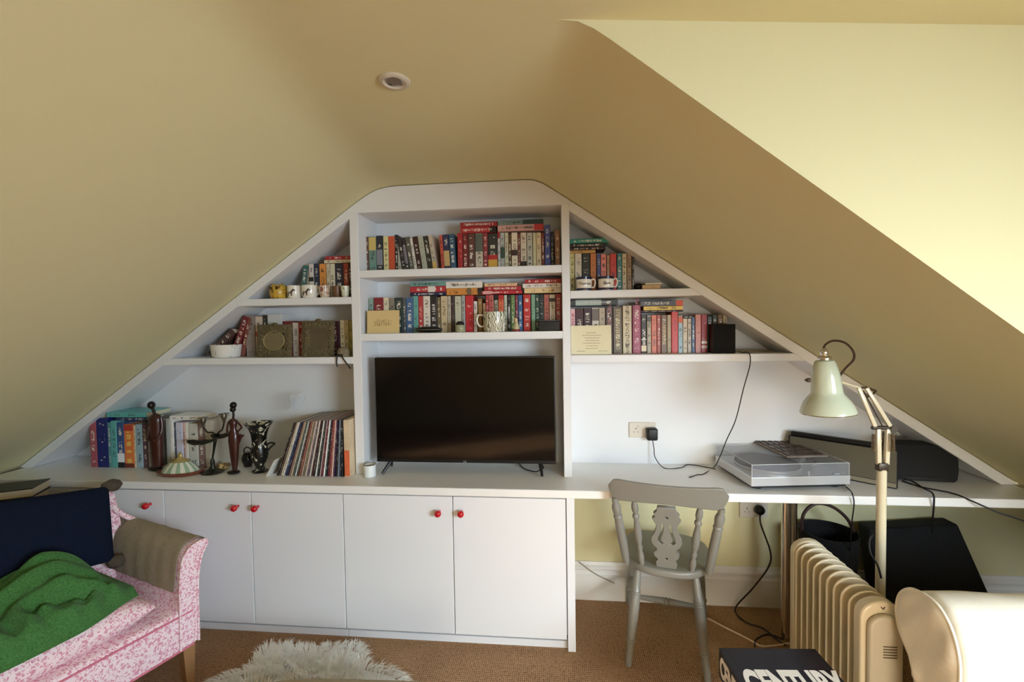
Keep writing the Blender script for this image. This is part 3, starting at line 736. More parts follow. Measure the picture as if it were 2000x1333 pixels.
# black spectacles case
bm = bmesh.new(); t = bmesh.new(); bmesh.ops.create_uvsphere(t, u_segments=20, v_segments=12, radius=1); t.transform(Matrix.Diagonal((.077, .028, .0165, 1))); merge(bm, t)
o = obj('glasses_case', bm, mat('black_case', (14, 13, 15), .35), smooth=True); o.location = (atY(837, 640, 2.345).x, 2.345, S2T+.0172); tag(o, 'black oval spectacles case lying in front of the white and black books', 'glasses case')
bm = bmesh.new(); lathe(bm, [(.078, -.0006), (.0785, 0), (.078, .0006)], 32, sy=.37); obj('hinge_seam', bm, STEEL, o)
# small jar with black lid, figurine, black box, big patterned mug
o = potthing('jar', [(0, 0), (.022, 0), (.026, .006), (.026, .030), (.022, .038), (0, .038)], mat('grey_green_glass', (150, 152, 120), .15), 898, S2T, 'small grey-green jar with round black lid beside the scarlet book', 'jar')
bm = bmesh.new(); lathe(bm, [(.0225, .0382), (.0225, .046), (.017, .054), (.006, .058), (0, .058)], 24); obj('lid', bm, BLACK, o, True)
PATM = pattern('celadon_scroll_glaze', (222, 216, 196), (96, 104, 70), 26, .28)
o = potthing('mug', cup(.060, .104, .003, 1.0, .86), PATM, 966, S2T, 'large white mug with grey-green scroll pattern, handle on the left, lower middle shelf', 'mug', Y=2.335-.005+.02)
handle(o, .0595, .030, .085, .036, CERA, -1, .005)
fg = potthing('figurine', [(0, 0), (.016, 0), (.018, .006), (.0175, .022), (.012, .034), (.009, .044), (0, .046)], mat('figurine_dress', (190, 180, 140), .5, var=.4, vscale=60), 1008, S2T, 'tiny painted figurine with dark hair beside the large scroll mug', 'figurine')
bm = bmesh.new(); lathe(bm, [(.004, .044), (.010, .050), (.012, .060), (.009, .070), (0, .073)], 16); obj('head', bm, mat('figurine_head', (205, 180, 140), .5), fg, True)
bm = bmesh.new(); lathe(bm, [(.0115, .050), (.0135, .060), (.011, .072), (0, .077)], 16, T(.002, .003, 0)); obj('hair', bm, mat('figurine_hair', (30, 24, 28), .5), fg, True)
bm = bmesh.new(); lathe(bm, [(0, 0), (.0195, 0), (.0195, .010), (.0178, .012), (0, .012)], 16); obj('base', bm, mat('figurine_base', (120, 40, 45), .5), fg, True)
bm = bmesh.new(); a = atY(1053, 625, 2.34); rbox(bm, 0, .112, 0, .05, 0, .050, .003); o = obj('black_box', bm, mat('black_lacquer', (12, 13, 18), .3)); o.location = (a.x-.004, 2.325, S2T+.0008); tag(o, 'small shiny black box against the right partition, lower middle shelf', 'box')
bm = bmesh.new(); rbox(bm, .001, .111, .001, .049, .0505, .056, .002); obj('lid', bm, mat('grey_box_lid', (72, 72, 74), .4), o)
# right lower shelf speaker with its cable
a = atY(1393, 634, 2.33); b_ = atY(1438, 634, 2.33); w = b_.x-a.x; h = a.z-R2T
o = empty('loudspeaker', (a.x, 2.33, R2T+.0008)); tag(o, 'small black cube loudspeaker on the lower right shelf', 'loudspeaker')
bm = bmesh.new(); rbox(bm, 0, w, .006, .105, 0, h, .004); obj('cabinet', bm, BLACK, o)
bm = bmesh.new(); rbox(bm, .003, w-.003, 0, .006, .003, h-.003, .002); obj('grille', bm, mat('grille_cloth', (10, 10, 11), .9, bump=.5, bscale=500), o)
b = book(.006, .16, .09, (170, 150, 100), dense=0); lay(b, .006, .16, atY(1442, 688, 2.44).x, 2.44, R2T+.0008); tag(b, 'flat tan booklet lying in the low corner behind the loudspeaker', 'booklet')
# left shelves: owl pot, horse mugs, floral cup, ceramic
OWL = pattern('mustard_owl_glaze', (196, 160, 60), (120, 84, 28), 55, .42, 'noise')
o = potthing('owl_pot', [(0, 0), (.036, 0), (.043, .012), (.046, .035), (.045, .055), (.038, .070), (.030, .074), (0, .076)], OWL, 545, L1T, 'mustard yellow ceramic owl pot at the low end of the top left shelf', 'pot')
for s in (-1, 1):
    bm = bmesh.new(); lathe(bm, [(.010, 0), (.006, .008), (0, .014)], 10, T(s*.026, -.008, .070)); obj('ear', bm, OWL, o, True)
    bm = bmesh.new(); t = bmesh.new(); bmesh.ops.create_uvsphere(t, u_segments=12, v_segments=8, radius=.0085); t.transform(T(s*.016, -.040, .054)); merge(bm, t); obj('eye', bm, mat('owl_eye', (70, 50, 20), .2), o, True)
def horse(parent, r, s=1):
    bm = bmesh.new(); pts = [(-.018,.012),(-.012,.012),(-.011,.024),(.000,.026),(.003,.012),(.008,.012),(.008,.028),(.016,.040),(.022,.037),(.022,.043),(.014,.050),(.008,.046),(.002,.036),(-.014,.036),(-.020,.028)]
    v0 = [bm.verts.new((p[0]*s, -math.sqrt(max(r*r-p[0]**2, 0))-.0008, p[1])) for p in pts]; v1 = [bm.verts.new((v.co.x, v.co.y+.002, v.co.z)) for v in v0]
    bm.faces.new(v0); 
    for i in range(len(v0)): bm.faces.new((v0[i], v1[i], v1[(i+1) % len(v0)], v0[(i+1) % len(v0)]))
    bmesh.ops.recalc_face_normals(bm, faces=bm.faces[:]); obj('horse_print', bm, mat('horse_brown', (84, 70, 58), .4), parent)
for px, r, lab in ((576, .0375, 'white mug with a brown horse print, beside the owl pot'), (606, .0415, 'larger white mug with a brown horse print, under the orange book')):
    o = potthing('mug', cup(r, .068), CERA, px, L1T, lab, 'mug', group='horse mugs on the top left shelf', Y=2.335); horse(o, r)
    handle(o, r, .020, .052, .012, CERA, 1, .0035) if px > 600 else handle(o, r, .02, .05, -.004, CERA, 1, .003)
FLOR = pattern('floral_cup_glaze', (206, 190, 166), (140, 80, 66), 60, .42, 'noise')
potthing('cup', cup(.026, .064, .0025, 1.12, .7), FLOR, 635, L1T, 'small floral cup between the horse mug and the ceramic bowl', 'cup')
potthing('beaker', cup(.022, .062, .0025, 1.25, .7), mat('brown_beaker', (112, 78, 52), .4), 659, L1T, 'narrow brown beaker on the top left shelf', 'beaker', Y=2.35)
potthing('cup', cup(.021, .060, .0025, 1.15, .7), pattern('cream_flower_glaze', (206, 204, 180), (110, 116, 74), 50, .4, 'noise'), 675, L1T, 'cream cup with green flowers against the left partition, top left shelf', 'cup', Y=2.332)
# oval cachepot lower left shelf
PL = pattern('black_bird_sketch', (230, 226, 216), (60, 60, 58), 22, .34, 'noise')
potthing('planter', [(0, 0), (.066, 0), (.074, .010), (.079, .062), (.082, .071), (.078, .071), (.070, .012), (0, .008)], PL, 440, L2T, 'white oval planter with black sketched birds on the lower left shelf', 'planter', sx=1, seg=36, Y=2.385)
BRASS = mat('tarnished_silver', (116, 104, 76), .45, metal=.55, bump=.8, bscale=160, var=.4, vscale=60)
def frame(x0, x1, yt, Y, label, oval):
    a = atY(x0, yt, Y); b_ = atY(x1, yt, Y); w = b_.x-a.x; h = (a.z-L2T)*.97
    o = empty('picture_frame', (a.x, Y, L2T+.001), rot=(-.09, 0, 0)); tag(o, label, 'picture frame')
    bm = bmesh.new(); fw = w*.24
    for q in ((0, w, 0, fw), (0, w, h-fw, h), (0, fw, fw, h-fw), (w-fw, w, fw, h-fw)): rbox(bm, q[0], q[1], 0, .010, q[2], q[3], .003)
    r = random.Random(2)
    for k in range(64):                       # cast relief beads and scrolls along the frame
        s = k/64*4; u = s % 1
        x, z = [(u*w, fw*.5), (w-fw*.5, u*h), (w-u*w, h-fw*.5), (fw*.5, h-u*h)][int(s)]
        x = min(max(x, fw*.3), w-fw*.3); z = min(max(z, fw*.3), h-fw*.3)
        t = bmesh.new(); bmesh.ops.create_uvsphere(t, u_segments=8, v_segments=6, radius=.0058+.003*r.random()); t.transform(Matrix.Diagonal((1.2, .6, 1, 1))); t.transform(T(x+r.uniform(-.006, .006), 0, z+r.uniform(-.006, .006))); merge(bm, t)
    t = bmesh.new(); bmesh.ops.create_uvsphere(t, u_segments=12, v_segments=8, radius=.014); t.transform(Matrix.Diagonal((1.5, .5, .8, 1))); t.transform(T(w/2, .003, h)); merge(bm, t)
    obj('frame', bm, BRASS, o, True)
    if oval:
        bm = bmesh.new(); lathe(bm, [(.0, 0), (1, 0), (1, 1), (0, 1)], 32, T(w/2, .004, h/2) @ RX(R90) @ Matrix.Diagonal((w*.29, h*.29, .004, 1))); obj('picture', bm, mat('old_photo', (120, 108, 78), .35, var=.35, vscale=18), o)
        bm = bmesh.new(); tube(bm, [(w/2+w*.29*math.cos(t_/16*math.pi), -.002, h/2+h*.29*math.sin(t_/16*math.pi)) for t_ in range(33)], .003, 6); obj('oval_rim', bm, mat('pale_brass', (170, 156, 110), .35, metal=.5), o, True)
    else:
        bm = bmesh.new(); box(bm, fw-.002, w-fw+.002, .002, .007, fw-.002, h-fw+.002); obj('picture', bm, mat('old_photo_dark', (92, 80, 60), .3, var=.4, vscale=12), o)
    bm = bmesh.new(); box(bm, .006, w-.006, .010, .013, .006, h-.01); obj('backing', bm, mat('frame_backing', (50, 42, 34), .8), o)
frame(498, 567, 633, 2.335, 'tarnished silver frame with oval portrait, left one on the lower left shelf', True)
frame(586, 650, 625, 2.335, 'tall tarnished silver frame with square picture, right one on the lower left shelf', False)
# ornament with black ribbons by the partition
o = potthing('ornament', [(0, 0), (.030, 0), (.034, .008), (.036, .028), (.028, .044), (.018, .050), (0, .052)], mat('beaded_fabric', (130, 116, 90), .6, bump=1, bscale=110, var=.5, vscale=90), 669, L2T, 'beaded ornament with black ribbon ends hanging over the lower left shelf', 'ornament', Y=2.335)
for pts in (((-.012, -.03, .012), (-.014, -.046, .004), (-.018, -.047, -.03), (-.016, -.045, -.052)), ((.0, -.03, .012), (.014, -.047, .0), (.036, -.050, -.03), (.058, -.046, -.062)), ((-.02, -.03, .03), (-.034, -.034, .022), (-.028, -.04, .006), (-.01, -.04, .010), (.014, -.038, .012))):
    bm = bmesh.new(); tube(bm, pts, .0036, 6, smooth=6); obj('ribbon', bm, RUBBER, o, True)
# ---------------------------------------------------------------- things on the worktop, left
MAHOG = mat('carved_dark_wood', (62, 26, 20), .32, var=.4, vscale=14, bump=.15, bscale=40, coat=.3)
EBONY = mat('ebony_wood', (22, 14, 13), .35)
def skin(name, V, E_, radii, m, parent=None, lv=2, loc=None, root=0):
    me = bpy.data.meshes.new(name); me.from_pydata([tuple(v) for v in V], E_, []); me.update(); me.materials.append(m)
    o = bpy.data.objects.new(name, me); COL.objects.link(o)
    md = o.modifiers.new('skin', 'SKIN'); md.use_smooth_shade = True
    for i, v in enumerate(me.skin_vertices[0].data):
        r = radii[i]; v.radius = r if isinstance(r, tuple) else (r, r); v.use_root = (i == root); v.use_loose = False
    s = o.modifiers.new('sub', 'SUBSURF'); s.levels = lv; s.render_levels = lv
    if parent: o.parent = parent
    if loc: o.location = loc
    return o
def statue(px, pyb, toppx, label, man):
    p = atZ(px, pyb, ZW); top = atY(toppx, 785, p.y); H = top.z-ZW
    o = empty('statue', (p.x, p.y, ZW+.0006)); tag(o, label, 'statue')
    k = H/.33
    if man:      # tall robed figure with long neck, arms held close
        bm = bmesh.new(); prof = [(.026, .018), (.027, .06), (.030, .12), (.031, .16), (.028, .20), (.029, .23), (.030, .25), (.022, .265), (.010, .272)]
        lathe(bm, [(r*k, z*k) for r, z in prof], 20, T(.010, 0, 0), sy=.75); obj('robe', bm, MAHOG, o, True)
        for s in (-1, 1):
            bm = bmesh.new(); tube(bm, [(.010+s*.028*k, 0, .255*k), (.010+s*.034*k, -.004, .20*k), (.010+s*.026*k, -.020*k, .155*k), (.010+s*.008*k, -.028*k, .150*k)], [.008*k, .0075*k, .006*k, .005*k], 10, smooth=6); obj('arm', bm, MAHOG, o, True)
        bm = bmesh.new(); tube(bm, [(.008, 0, .262*k), (.0, 0, .285*k), (-.008, 0, .300*k)], .0068*k, 10, smooth=5); obj('neck', bm, EBONY, o, True)
        bm = bmesh.new(); t = bmesh.new(); bmesh.ops.create_uvsphere(t, u_segments=18, v_segments=12, radius=.0175*k); t.transform(Matrix.Diagonal((.86, 1, 1.05, 1))); t.transform(T(-.013, 0, .313*k)); merge(bm, t); obj('head', bm, EBONY, o, True)
        bm = bmesh.new(); t = bmesh.new(); bmesh.ops.create_uvsphere(t, u_segments=18, v_segments=10, radius=1); t.transform(Matrix.Diagonal((.040, .026, .012, 1))); t.transform(T(-.002, -.004, .011)); merge(bm, t); obj('foot', bm, EBONY, o, True)
    else:        # slender woman, hand on hip, skirt flaring behind
        bm = bmesh.new(); prof = [(.010, .016), (.014, .04), (.020, .10), (.024, .15), (.022, .185), (.013, .205), (.016, .225), (.017, .240), (.008, .252)]
        lathe(bm, [(r*k, z*k) for r, z in prof], 20, sy=.8); obj('body', bm, MAHOG, o, True)
        bm = bmesh.new(); tube(bm, [(.012*k, 0, .246*k), (.034*k, 0, .222*k), (.040*k, 0, .212*k), (.018*k, -.006, .188*k)], .0042*k, 8, smooth=0); obj('arm', bm, MAHOG, o, True)
        bm = bmesh.new(); tube(bm, [(-.012*k, 0, .246*k), (-.026*k, 0, .226*k), (-.026*k, -.01, .185*k)], .0045*k, 8, smooth=4); obj('arm', bm, MAHOG, o, True)
        bm = bmesh.new(); prism(bm, [(.012*k, .185*k), (.052*k, .178*k), (.036*k, .162*k), (.022*k, .130*k), (.012*k, .10*k)], 'y', -.006, .006); bev(obj('sash', bm, MAHOG, o), .002, 2)
        bm = bmesh.new(); tube(bm, [(.0, 0, .248*k), (.003*k, 0, .268*k), (.002*k, 0, .285*k)], .0048*k, 10); obj('neck', bm, EBONY, o, True)
        bm = bmesh.new(); t = bmesh.new(); bmesh.ops.create_uvsphere(t, u_segments=18, v_segments=12, radius=.0125*k); t.transform(T(.001, 0, .294*k)); merge(bm, t); t = bmesh.new(); bmesh.ops.create_uvsphere(t, u_segments=16, v_segments=10, radius=.0145*k); t.transform(Matrix.Diagonal((1, 1, 1.05, 1))); t.transform(T(.002, .003, .313*k)); merge(bm, t); obj('head', bm, EBONY, o, True)
        bm = bmesh.new(); t = bmesh.new(); bmesh.ops.create_uvsphere(t, u_segments=18, v_segments=10, radius=1); t.transform(Matrix.Diagonal((.034, .026, .010, 1))); t.transform(T(-.006, -.002, .0095)); merge(bm, t); obj('foot', bm, EBONY, o, True)
statue(305, 919, 290, 'tall dark wooden statue of a robed figure, beside the blue and orange books', True)
statue(459, 926, 463, 'slender dark wooden statue of a woman with hand on hip, beside the black vase', False)
# covered cheese dish on an oval tray
p = atZ(350, 926, ZW)
o = empty('covered_dish', (p.x, p.y+.01, ZW+.0006)); tag(o, 'striped white and green ceramic dome lid on an oval wooden tray', 'dish')
bm = bmesh.new(); lathe(bm, [(0, 0), (.112, 0), (.126, .010), (.129, .017), (.122, .019), (.108, .014), (0, .013)], 40, sy=.62); obj('tray', bm, mat('red_brown_wood', (118, 58, 38), .3, coat=.3, var=.25, vscale=10), o, True)
STR = bpy.data.materials.new('striped_glaze'); STR.use_nodes = True; nt, b = nodes(STR); b.inputs['Roughness'].default_value = .2
bm = bmesh.new(); seg = 48; prof = [(.100, .0145), (.094, .026), (.078, .044), (.060, .058), (.052, .066)]
lathe(bm, prof, seg, sy=.66, cap=False)
for f in bm.faces:
    c = f.calc_center_median(); a = math.atan2(c.y/.66, c.x); f.material_index = int((a+math.pi)/(2*math.pi)*24) % 2
obj('dome', bm, None, o, True, mats=[mat('white_glaze_stripe', (222, 220, 200), .2, coat=.4), mat('green_glaze_stripe', (150, 172, 140), .2, coat=.4)])
bm = bmesh.new(); lathe(bm, [(.050, .064), (.052, .069), (.038, .075), (.022, .081), (.012, .090), (.014, .098), (.009, .106), (.004, .116), (0, .118)], 24, sy=.7); obj('finial', bm, mat('gilded_glaze', (190, 170, 110), .25, metal=.4, var=.4, vscale=60), o, True)
# candelabrum with two cups and leaf dishes
BRZ = mat('dark_bronze_patina', (52, 50, 40), .35, metal=.6, var=.5, vscale=30, bump=.4, bscale=60)
PEWT = mat('tarnished_pewter', (110, 100, 84), .35, metal=.7)
p = atY(415, 905, 2.275); cb = empty('candelabrum', (p.x, p.y, ZW+.0006)); tag(cb, 'dark bronze candelabrum with two candle cups above leaf-shaped dishes', 'candelabrum')
def rel(px, py, dy=0): q = atY(px, py, p.y+dy); return (q.x-p.x, dy, q.z-ZW)
bm = bmesh.new(); lathe(bm, [(0, 0), (.055, 0), (.058, .006), (.040, .012), (.018, .022), (.010, .040), (.012, .055), (.008, .075)], 24); obj('base', bm, BRZ, cb, True)
bm = bmesh.new(); tube(bm, [(0, 0, .07), rel(418, 850), rel(405, 845), rel(397, 834)], .0042, 8, smooth=6); obj('arm', bm, BRZ, cb, True)
bm = bmesh.new(); tube(bm, [(0, 0, .07), rel(425, 850), rel(434, 840), rel(437.7, 826)], .0042, 8, smooth=6); obj('arm', bm, BRZ, cb, True)
for px, py in ((397, 834), (437.7, 826)):
    q = rel(px, py); bm = bmesh.new(); lathe(bm, [(.006, 0), (.011, .003), (.007, .010), (.012, .020), (.016, .034), (.014, .044), (.026, .047), (.026, .050), (.012, .050), (.010, .036), (0, .034)], 20, T(*q)); obj('candle_cup', bm, PEWT, cb, True)
def leafdish(px, py, L, Wd, rz, tilt, nm='leaf_dish'):
    q = rel(px, py, -.01); bm = bmesh.new(); M = T(*q) @ RZ(rz) @ RY(tilt)
    N = 10; g_ = []
    for i in range(N+1):
        u = i/N; w = Wd*math.sin(math.pi*u)**.7*(1-.25*u)+.001; r_ = []
        for j in range(7):
            v_ = j/3-1; r_.append(bm.verts.new(M @ Vector(((u-.5)*L, v_*w, .014*v_*v_+.018*(2*u-1)**2+.003*math.sin(u*18)*abs(v_)))))
        g_.append(r_)
    for i in range(N):
        for j in range(6): bm.faces.new((g_[i][j], g_[i+1][j], g_[i+1][j+1], g_[i][j+1]))
    o = obj(nm, bm, BRZ, cb, 'all'); md = o.modifiers.new('t', 'SOLIDIFY'); md.thickness = .004; return o
leafdish(396, 868, .16, .045, .1, -.12); leafdish(434, 856, .13, .040, -.2, -.2)
# conch-like shell
SH = pattern('brown_shell', (196, 166, 110), (92, 58, 28), 40, .45, 'noise')
p = atZ(437, 917, ZW); bm = bmesh.new(); P_ = []
tube(bm, [(-.030, .0, .016), (-.018, -.012, .018), (.0, -.012, .021), (.020, -.004, .022), (.036, .004, .024)], [.006, .010, .014, .017, .0185, .019, .019, .018, .016, .012], 14, smooth=8)
o = obj('shell', bm, SH, smooth='all'); o.location = (p.x, p.y, ZW-.0009); tag(o, 'mottled brown and cream seashell beside the slender statue', 'seashell')
# small black teapot-like ewer
VASE = mat('black_glaze', (14, 13, 14), .12, coat=.6)
p = atZ(481, 913, ZW); o = empty('ewer', (p.x, p.y+.015, ZW+.0006)); tag(o, 'small black glazed ewer with loop handle between the statue and the black vase', 'ewer')
bm = bmesh.new(); lathe(bm, [(0, 0), (.020, 0), (.022, .006), (.030, .030), (.033, .052), (.026, .070), (.020, .078), (.022, .082), (0, .082)], 24); obj('body', bm, VASE, o, True)
bm = bmesh.new(); tube(bm, [(-.022, 0, .078), (-.020, 0, .098), (0, 0, .110), (.020, 0, .098), (.022, 0, .078)], .0035, 8, smooth=6); obj('handle', bm, VASE, o, True)
# trumpet vase with pale flower sprays
p = atZ(506, 923, ZW); k = (atY(506, 827, p.y).z-ZW)/.24
o = empty('vase', (p.x, p.y+.01, ZW+.0006)); tag(o, 'black trumpet-necked vase painted with pale flowers, beside the records', 'vase')
bm = bmesh.new(); lathe(bm, [(r*k, z*k) for r, z in [(0, 0), (.026, 0), (.028, .006), (.020, .014), (.026, .04), (.038, .075), (.040, .10), (.034, .128), (.032, .150), (.036, .185), (.046, .215), (.062, .236), (.064, .240), (.058, .238), (.032, .19), (0, .18)]], 32)
obj('body', bm, pattern('vase_flower_glaze', (14, 13, 13), (206, 200, 172), 30, .40, 'noise'), o, True)
bm = bmesh.new(); tube(bm, [(.034*k, 0, .13*k), (.058*k, 0, .142*k), (.078*k, 0, .138*k), (.060*k, 0, .122*k), (.040*k, 0, .10*k)], .005*k, 8, smooth=6); obj('handle', bm, VASE, o, True)
bm = bmesh.new(); lathe(bm, [(0, 0), (.034*k, 0), (.036*k, .006), (.030*k, .010), (0, .010)], 32); obj('foot_ring', bm, VASE, o, True)
bm = bmesh.new(); bx0 = atY(584, 800, 2.40).x; g_ = []
for i in range(9):
    y = 2.34+i*.017; g_.append([bm.verts.new((bx0-.045+.03*(k/6)+.018*math.sin(i*.7+k*.5), y, 1.094+k*.0155+.004*math.sin(i*1.4))) for k in range(8)])
for A, B in zip(g_, g_[1:]):
    for k in range(7): bm.faces.new((A[k], B[k], B[k+1], A[k+1]))
PLS = mat('clear_plastic_film', (.9, .92, .9), .12, alpha=.22, lin=True)
o = obj('plastic_sleeve', bm, PLS, smooth='all'); md = o.modifiers.new('t', 'SOLIDIFY'); md.thickness = .001; tag(o, 'crumpled clear plastic sleeve standing up on top of the leaning records', 'plastic sleeve')
# candle jar
o = potthing('candle', [(0, 0), (.030, 0), (.031, .002), (.031, .058), (.029, .062), (.027, .060), (.027, .050), (0, .049)], mat('white_wax_jar', (232, 234, 230), .3), 722, ZW, 'white candle jar with thin metal rim on the worktop by the left partition', 'candle', Y=2.262)
o.location.x = atZ(722, 931, ZW).x
bm = bmesh.new(); lathe(bm, [(.0305, .061), (.0315, .063), (.0285, .0645), (.0275, .062)], 28, cap=False); obj('rim', bm, PEWT, o, True)
bm = bmesh.new(); tube(bm, [(0, 0, .049), (0, 0, .058)], .0012, 6); obj('wick', bm, BLACK, o)
# ---------------------------------------------------------------- television
tv = empty('television', (-.48, 2.315, ZW+.0006)); tag(tv, 'black flat television standing on the worktop in the middle bay', 'television')
tx0, tx1, tz0, tz1 = -.966-(-.48), -.006-(-.48), .845-ZW, 1.406-ZW
bm = bmesh.new(); rbox(bm, tx0, tx1, 0, .035, tz0, tz1, .004); box(bm, tx0+.12, tx1-.12, .035, .07, tz0+.03, tz0+.36); obj('casing', bm, mat('tv_black_casing', (12, 12, 13), .35), tv)
bm = bmesh.new(); box(bm, tx0+.006, tx1-.006, -.0012, .0005, tz0+.018, tz1-.007); obj('screen', bm, mat('tv_screen_glass', (.0025, .0025, .003), .09, spec=.5, lin=True), tv)
for s, x, dx in ((-1, tx0+.075, -.035), (1, tx1-.085, .012)):
    for dy in (-.10, .10):
        pass
    bm = bmesh.new(); tube(bm, [(x, .02, tz0+.006), (x+dx, -.028, .006)], [.010, .007], 8); tube(bm, [(x, .02, tz0+.006), (x+dx, .11, .006)], [.010, .007], 8); obj('foot', bm, BLACK, tv, True)
letters('logo', 'LG', .014, mat('logo_silver', (190, 190, 195), .4), tv, T((tx0+tx1)/2, -.002, tz0+.008) @ RX(R90), .0005)
bm = bmesh.new(); tube(bm, [(.40, .03, .06), (.39, .04, .02), (.36, .05, .004), (.30, .10, .003), (.26, .2, .004)], .003, 6, smooth=6); obj('cable', bm, RUBBER, tv, True)
# ---------------------------------------------------------------- sockets, plugs and cables
SOCK = mat('white_socket_plastic', (216, 206, 190), .35)
def socket(x0, x1, yt, yb, Y, label):
    a = atY(x0, yt, Y); b_ = atY(x1, yb, Y); w = .146; h = .086; cx = (a.x+b_.x)/2; cz = (a.z+b_.z)/2
    o = empty('wall_socket', (cx, Y, cz)); tag(o, label, 'socket')
    bm = bmesh.new(); rbox(bm, -w/2, w/2, -.009, -.0003, -h/2, h/2, .003); obj('plate', bm, SOCK, o)
    for s in (-1, 1):
        bm = bmesh.new(); q = s*.036
        box(bm, q-.002, q+.002, -.0096, -.0085, .004, .012)
        for d in (-.011, .011): box(bm, q+d-.003, q+d+.003, -.0096, -.0085, -.012, -.009)
        obj('pin_holes', bm, BLACK, o)
        bm = bmesh.new(); rbox(bm, q-.006-s*.016, q+.006-s*.016, -.0125, -.0088, .012, .026, .001); obj('switch', bm, SOCK, o)
    return cx, cz
YS = YB-.012
ax, az = socket(1228, 1281, 825, 855, YS, 'white double wall socket above the desk with a black adapter in it')
bx_, bz = socket(1442, 1500, 983, 1008, YB-.001, 'white double wall socket under the desk with a round black plug')
p = atY(1273, 848, YS-.03)
o = empty('power_adapter', (p.x, YS-.0095, p.z)); tag(o, 'square black plug-in power adapter in the socket above the desk', 'adapter')
bm = bmesh.new(); rbox(bm, -.029, .029, -.045, -.0002, -.034, .034, .010, 3); obj('body', bm, BLACK, o, True)
bm = bmesh.new()
Y1 = 2.45; dk = lambda x, y: atZ(x, y, ZW+.003)
P1 = [(p.x+.004, YS-.030, p.z-.034), (p.x+.01, 2.51, p.z-.08), atY(1280, 895, 2.50), dk(1298, 915), dk(1330, 914), dk(1345, 908), dk(1385, 914), dk(1397, 917)]
o2 = tube(bm, P1, .0024, 6, smooth=8); o = obj('cable', bm, RUBBER, smooth=True); tag(o, 'thin black cable from the adapter lying across the desk to the turntable', 'cable')
bm = bmesh.new()
P2 = [(atY(1438, 688, 2.42).x+.01, 2.42, R2T+.004), (atY(1450, 688, 2.33).x, 2.33, R2T+.004), (atY(1463, 690, 2.285).x, 2.286, R2T+.003), atY(1465, 712, 2.280), atY(1452, 760, 2.285), atY(1437, 820, 2.30), atY(1420, 858, 2.33), atY(1405, 895, 2.36), dk(1395, 912), dk(1375, 926), dk(1362, 928), dk(1346, 933)]
tube(bm, P2, .0024, 6, smooth=8); o = obj('cable', bm, RUBBER, smooth=True); tag(o, 'black cable hanging from the loudspeaker shelf down to the desk', 'cable')
p = atY(1485, 998, YB-.03)
o = empty('plug', (p.x, YB-.0105, p.z)); tag(o, 'round black plug in the socket under the desk', 'plug')
bm = bmesh.new(); lathe(bm, [(0, 0), (.024, 0), (.026, .006), (.024, .024), (.016, .032), (0, .034)], 20, RX(R90)); obj('body', bm, BLACK, o, True)
fl = lambda x, y, z=.009: atZ(x, y, z)
bm = bmesh.new(); tube(bm, [(p.x, YB-.03, p.z-.02), atY(1486, 1025, 2.50), atY(1505, 1080, 2.49), atY(1500, 1110, 2.48), atY(1470, 1150, 2.47), fl(1436, 1190), fl(1455, 1215), fl(1490, 1228), fl(1515, 1248), fl(1535, 1262)], .0042, 8, smooth=8)
o = obj('cable', bm, mat('brown_black_flex', (40, 22, 20), .5), smooth=True); tag(o, 'dark flex hanging from the plug under the desk and looping over the carpet', 'cable')
bm = bmesh.new(); tube(bm, [fl(1382, 1208), fl(1420, 1228), fl(1460, 1248), fl(1485, 1262), fl(1510, 1262), fl(1550, 1256)], .0042, 8, smooth=8)
o = obj('cable', bm, mat('white_flex', (215, 190, 160), .5), smooth=True); tag(o, 'white flex crossing the carpet from behind the chair to the radiator', 'cable')
bm = bmesh.new(); tube(bm, [fl(1474, 1264), fl(1477, 1250), fl(1500, 1240), fl(1530, 1250)], .0042, 8, smooth=6); o = obj('cable', bm, mat('brown_black_flex', (40, 22, 20)), smooth=True); tag(o, 'short dark cable loop on the carpet behind the big black book', 'cable')
bm = bmesh.new(); tube(bm, [atY(1130, 1098, YB-.030), atY(1160, 1120, YB-.030), atY(1200, 1140, YB-.030)], .003, 6, smooth=6); o = obj('cable', bm, mat('grey_flex', (150, 140, 120), .6), smooth=True); tag(o, 'thin grey cable drooping along the skirting behind the chair', 'cable')
# ---------------------------------------------------------------- turntable
tt = empty('record_player', (.889, 2.150, ZW+.0006), rz=.12); tag(tt, 'silver record player with clear dust cover on the desk', 'record player')
TW, TD = .465, .35
bm = bmesh.new(); rbox(bm, 0, TW, 0, TD, .020, .062, .003); obj('plinth', bm, mat('silver_plinth', (.66, .66, .66), .35, metal=.6, lin=True), tt)
bm = bmesh.new(); rbox(bm, .012, TW-.012, .012, TD-.012, .008, .020, .003); obj('underside', bm, BLACK, tt)
for i, (x, y) in enumerate(((.05, .05), (TW-.05, .05), (.05, TD-.05), (TW-.05, TD-.05))):
    bm = bmesh.new(); lathe(bm, [(.024, 0), (.028, .004), (.028, .016), (.02, .0195)], 20, T(x, y, 0)); obj('foot', bm, BLACK, tt, True)
bm = bmesh.new(); lathe(bm, [(0, .0625), (.148, .0625), (.150, .066), (.150, .074), (.147, .077), (0, .077)], 48, T(.175, .175, 0)); obj('platter', bm, STEEL, tt, True)
bm = bmesh.new(); lathe(bm, [(0, .0773), (.146, .0773), (.146, .0800), (0, .0800)], 48, T(.175, .175, 0)); obj('mat', bm, mat('rubber_mat', (26, 28, 36), .5), tt, True)
bm = bmesh.new(); lathe(bm, [(.026, .0625), (.028, .070), (.020, .085), (.010, .092), (0, .092)], 20, T(.40, .26, 0)); tube(bm, [(.40, .30, .090), (.40, .26, .090), (.385, .12, .088), (.345, .085, .086)], .0045, 8, smooth=5); obj('tonearm', bm, STEEL, tt, True)
bm = bmesh.new(); rbox(bm, .40, .425, .012, .030, .0625, .070, .002); obj('start_button', bm, STEEL, tt)
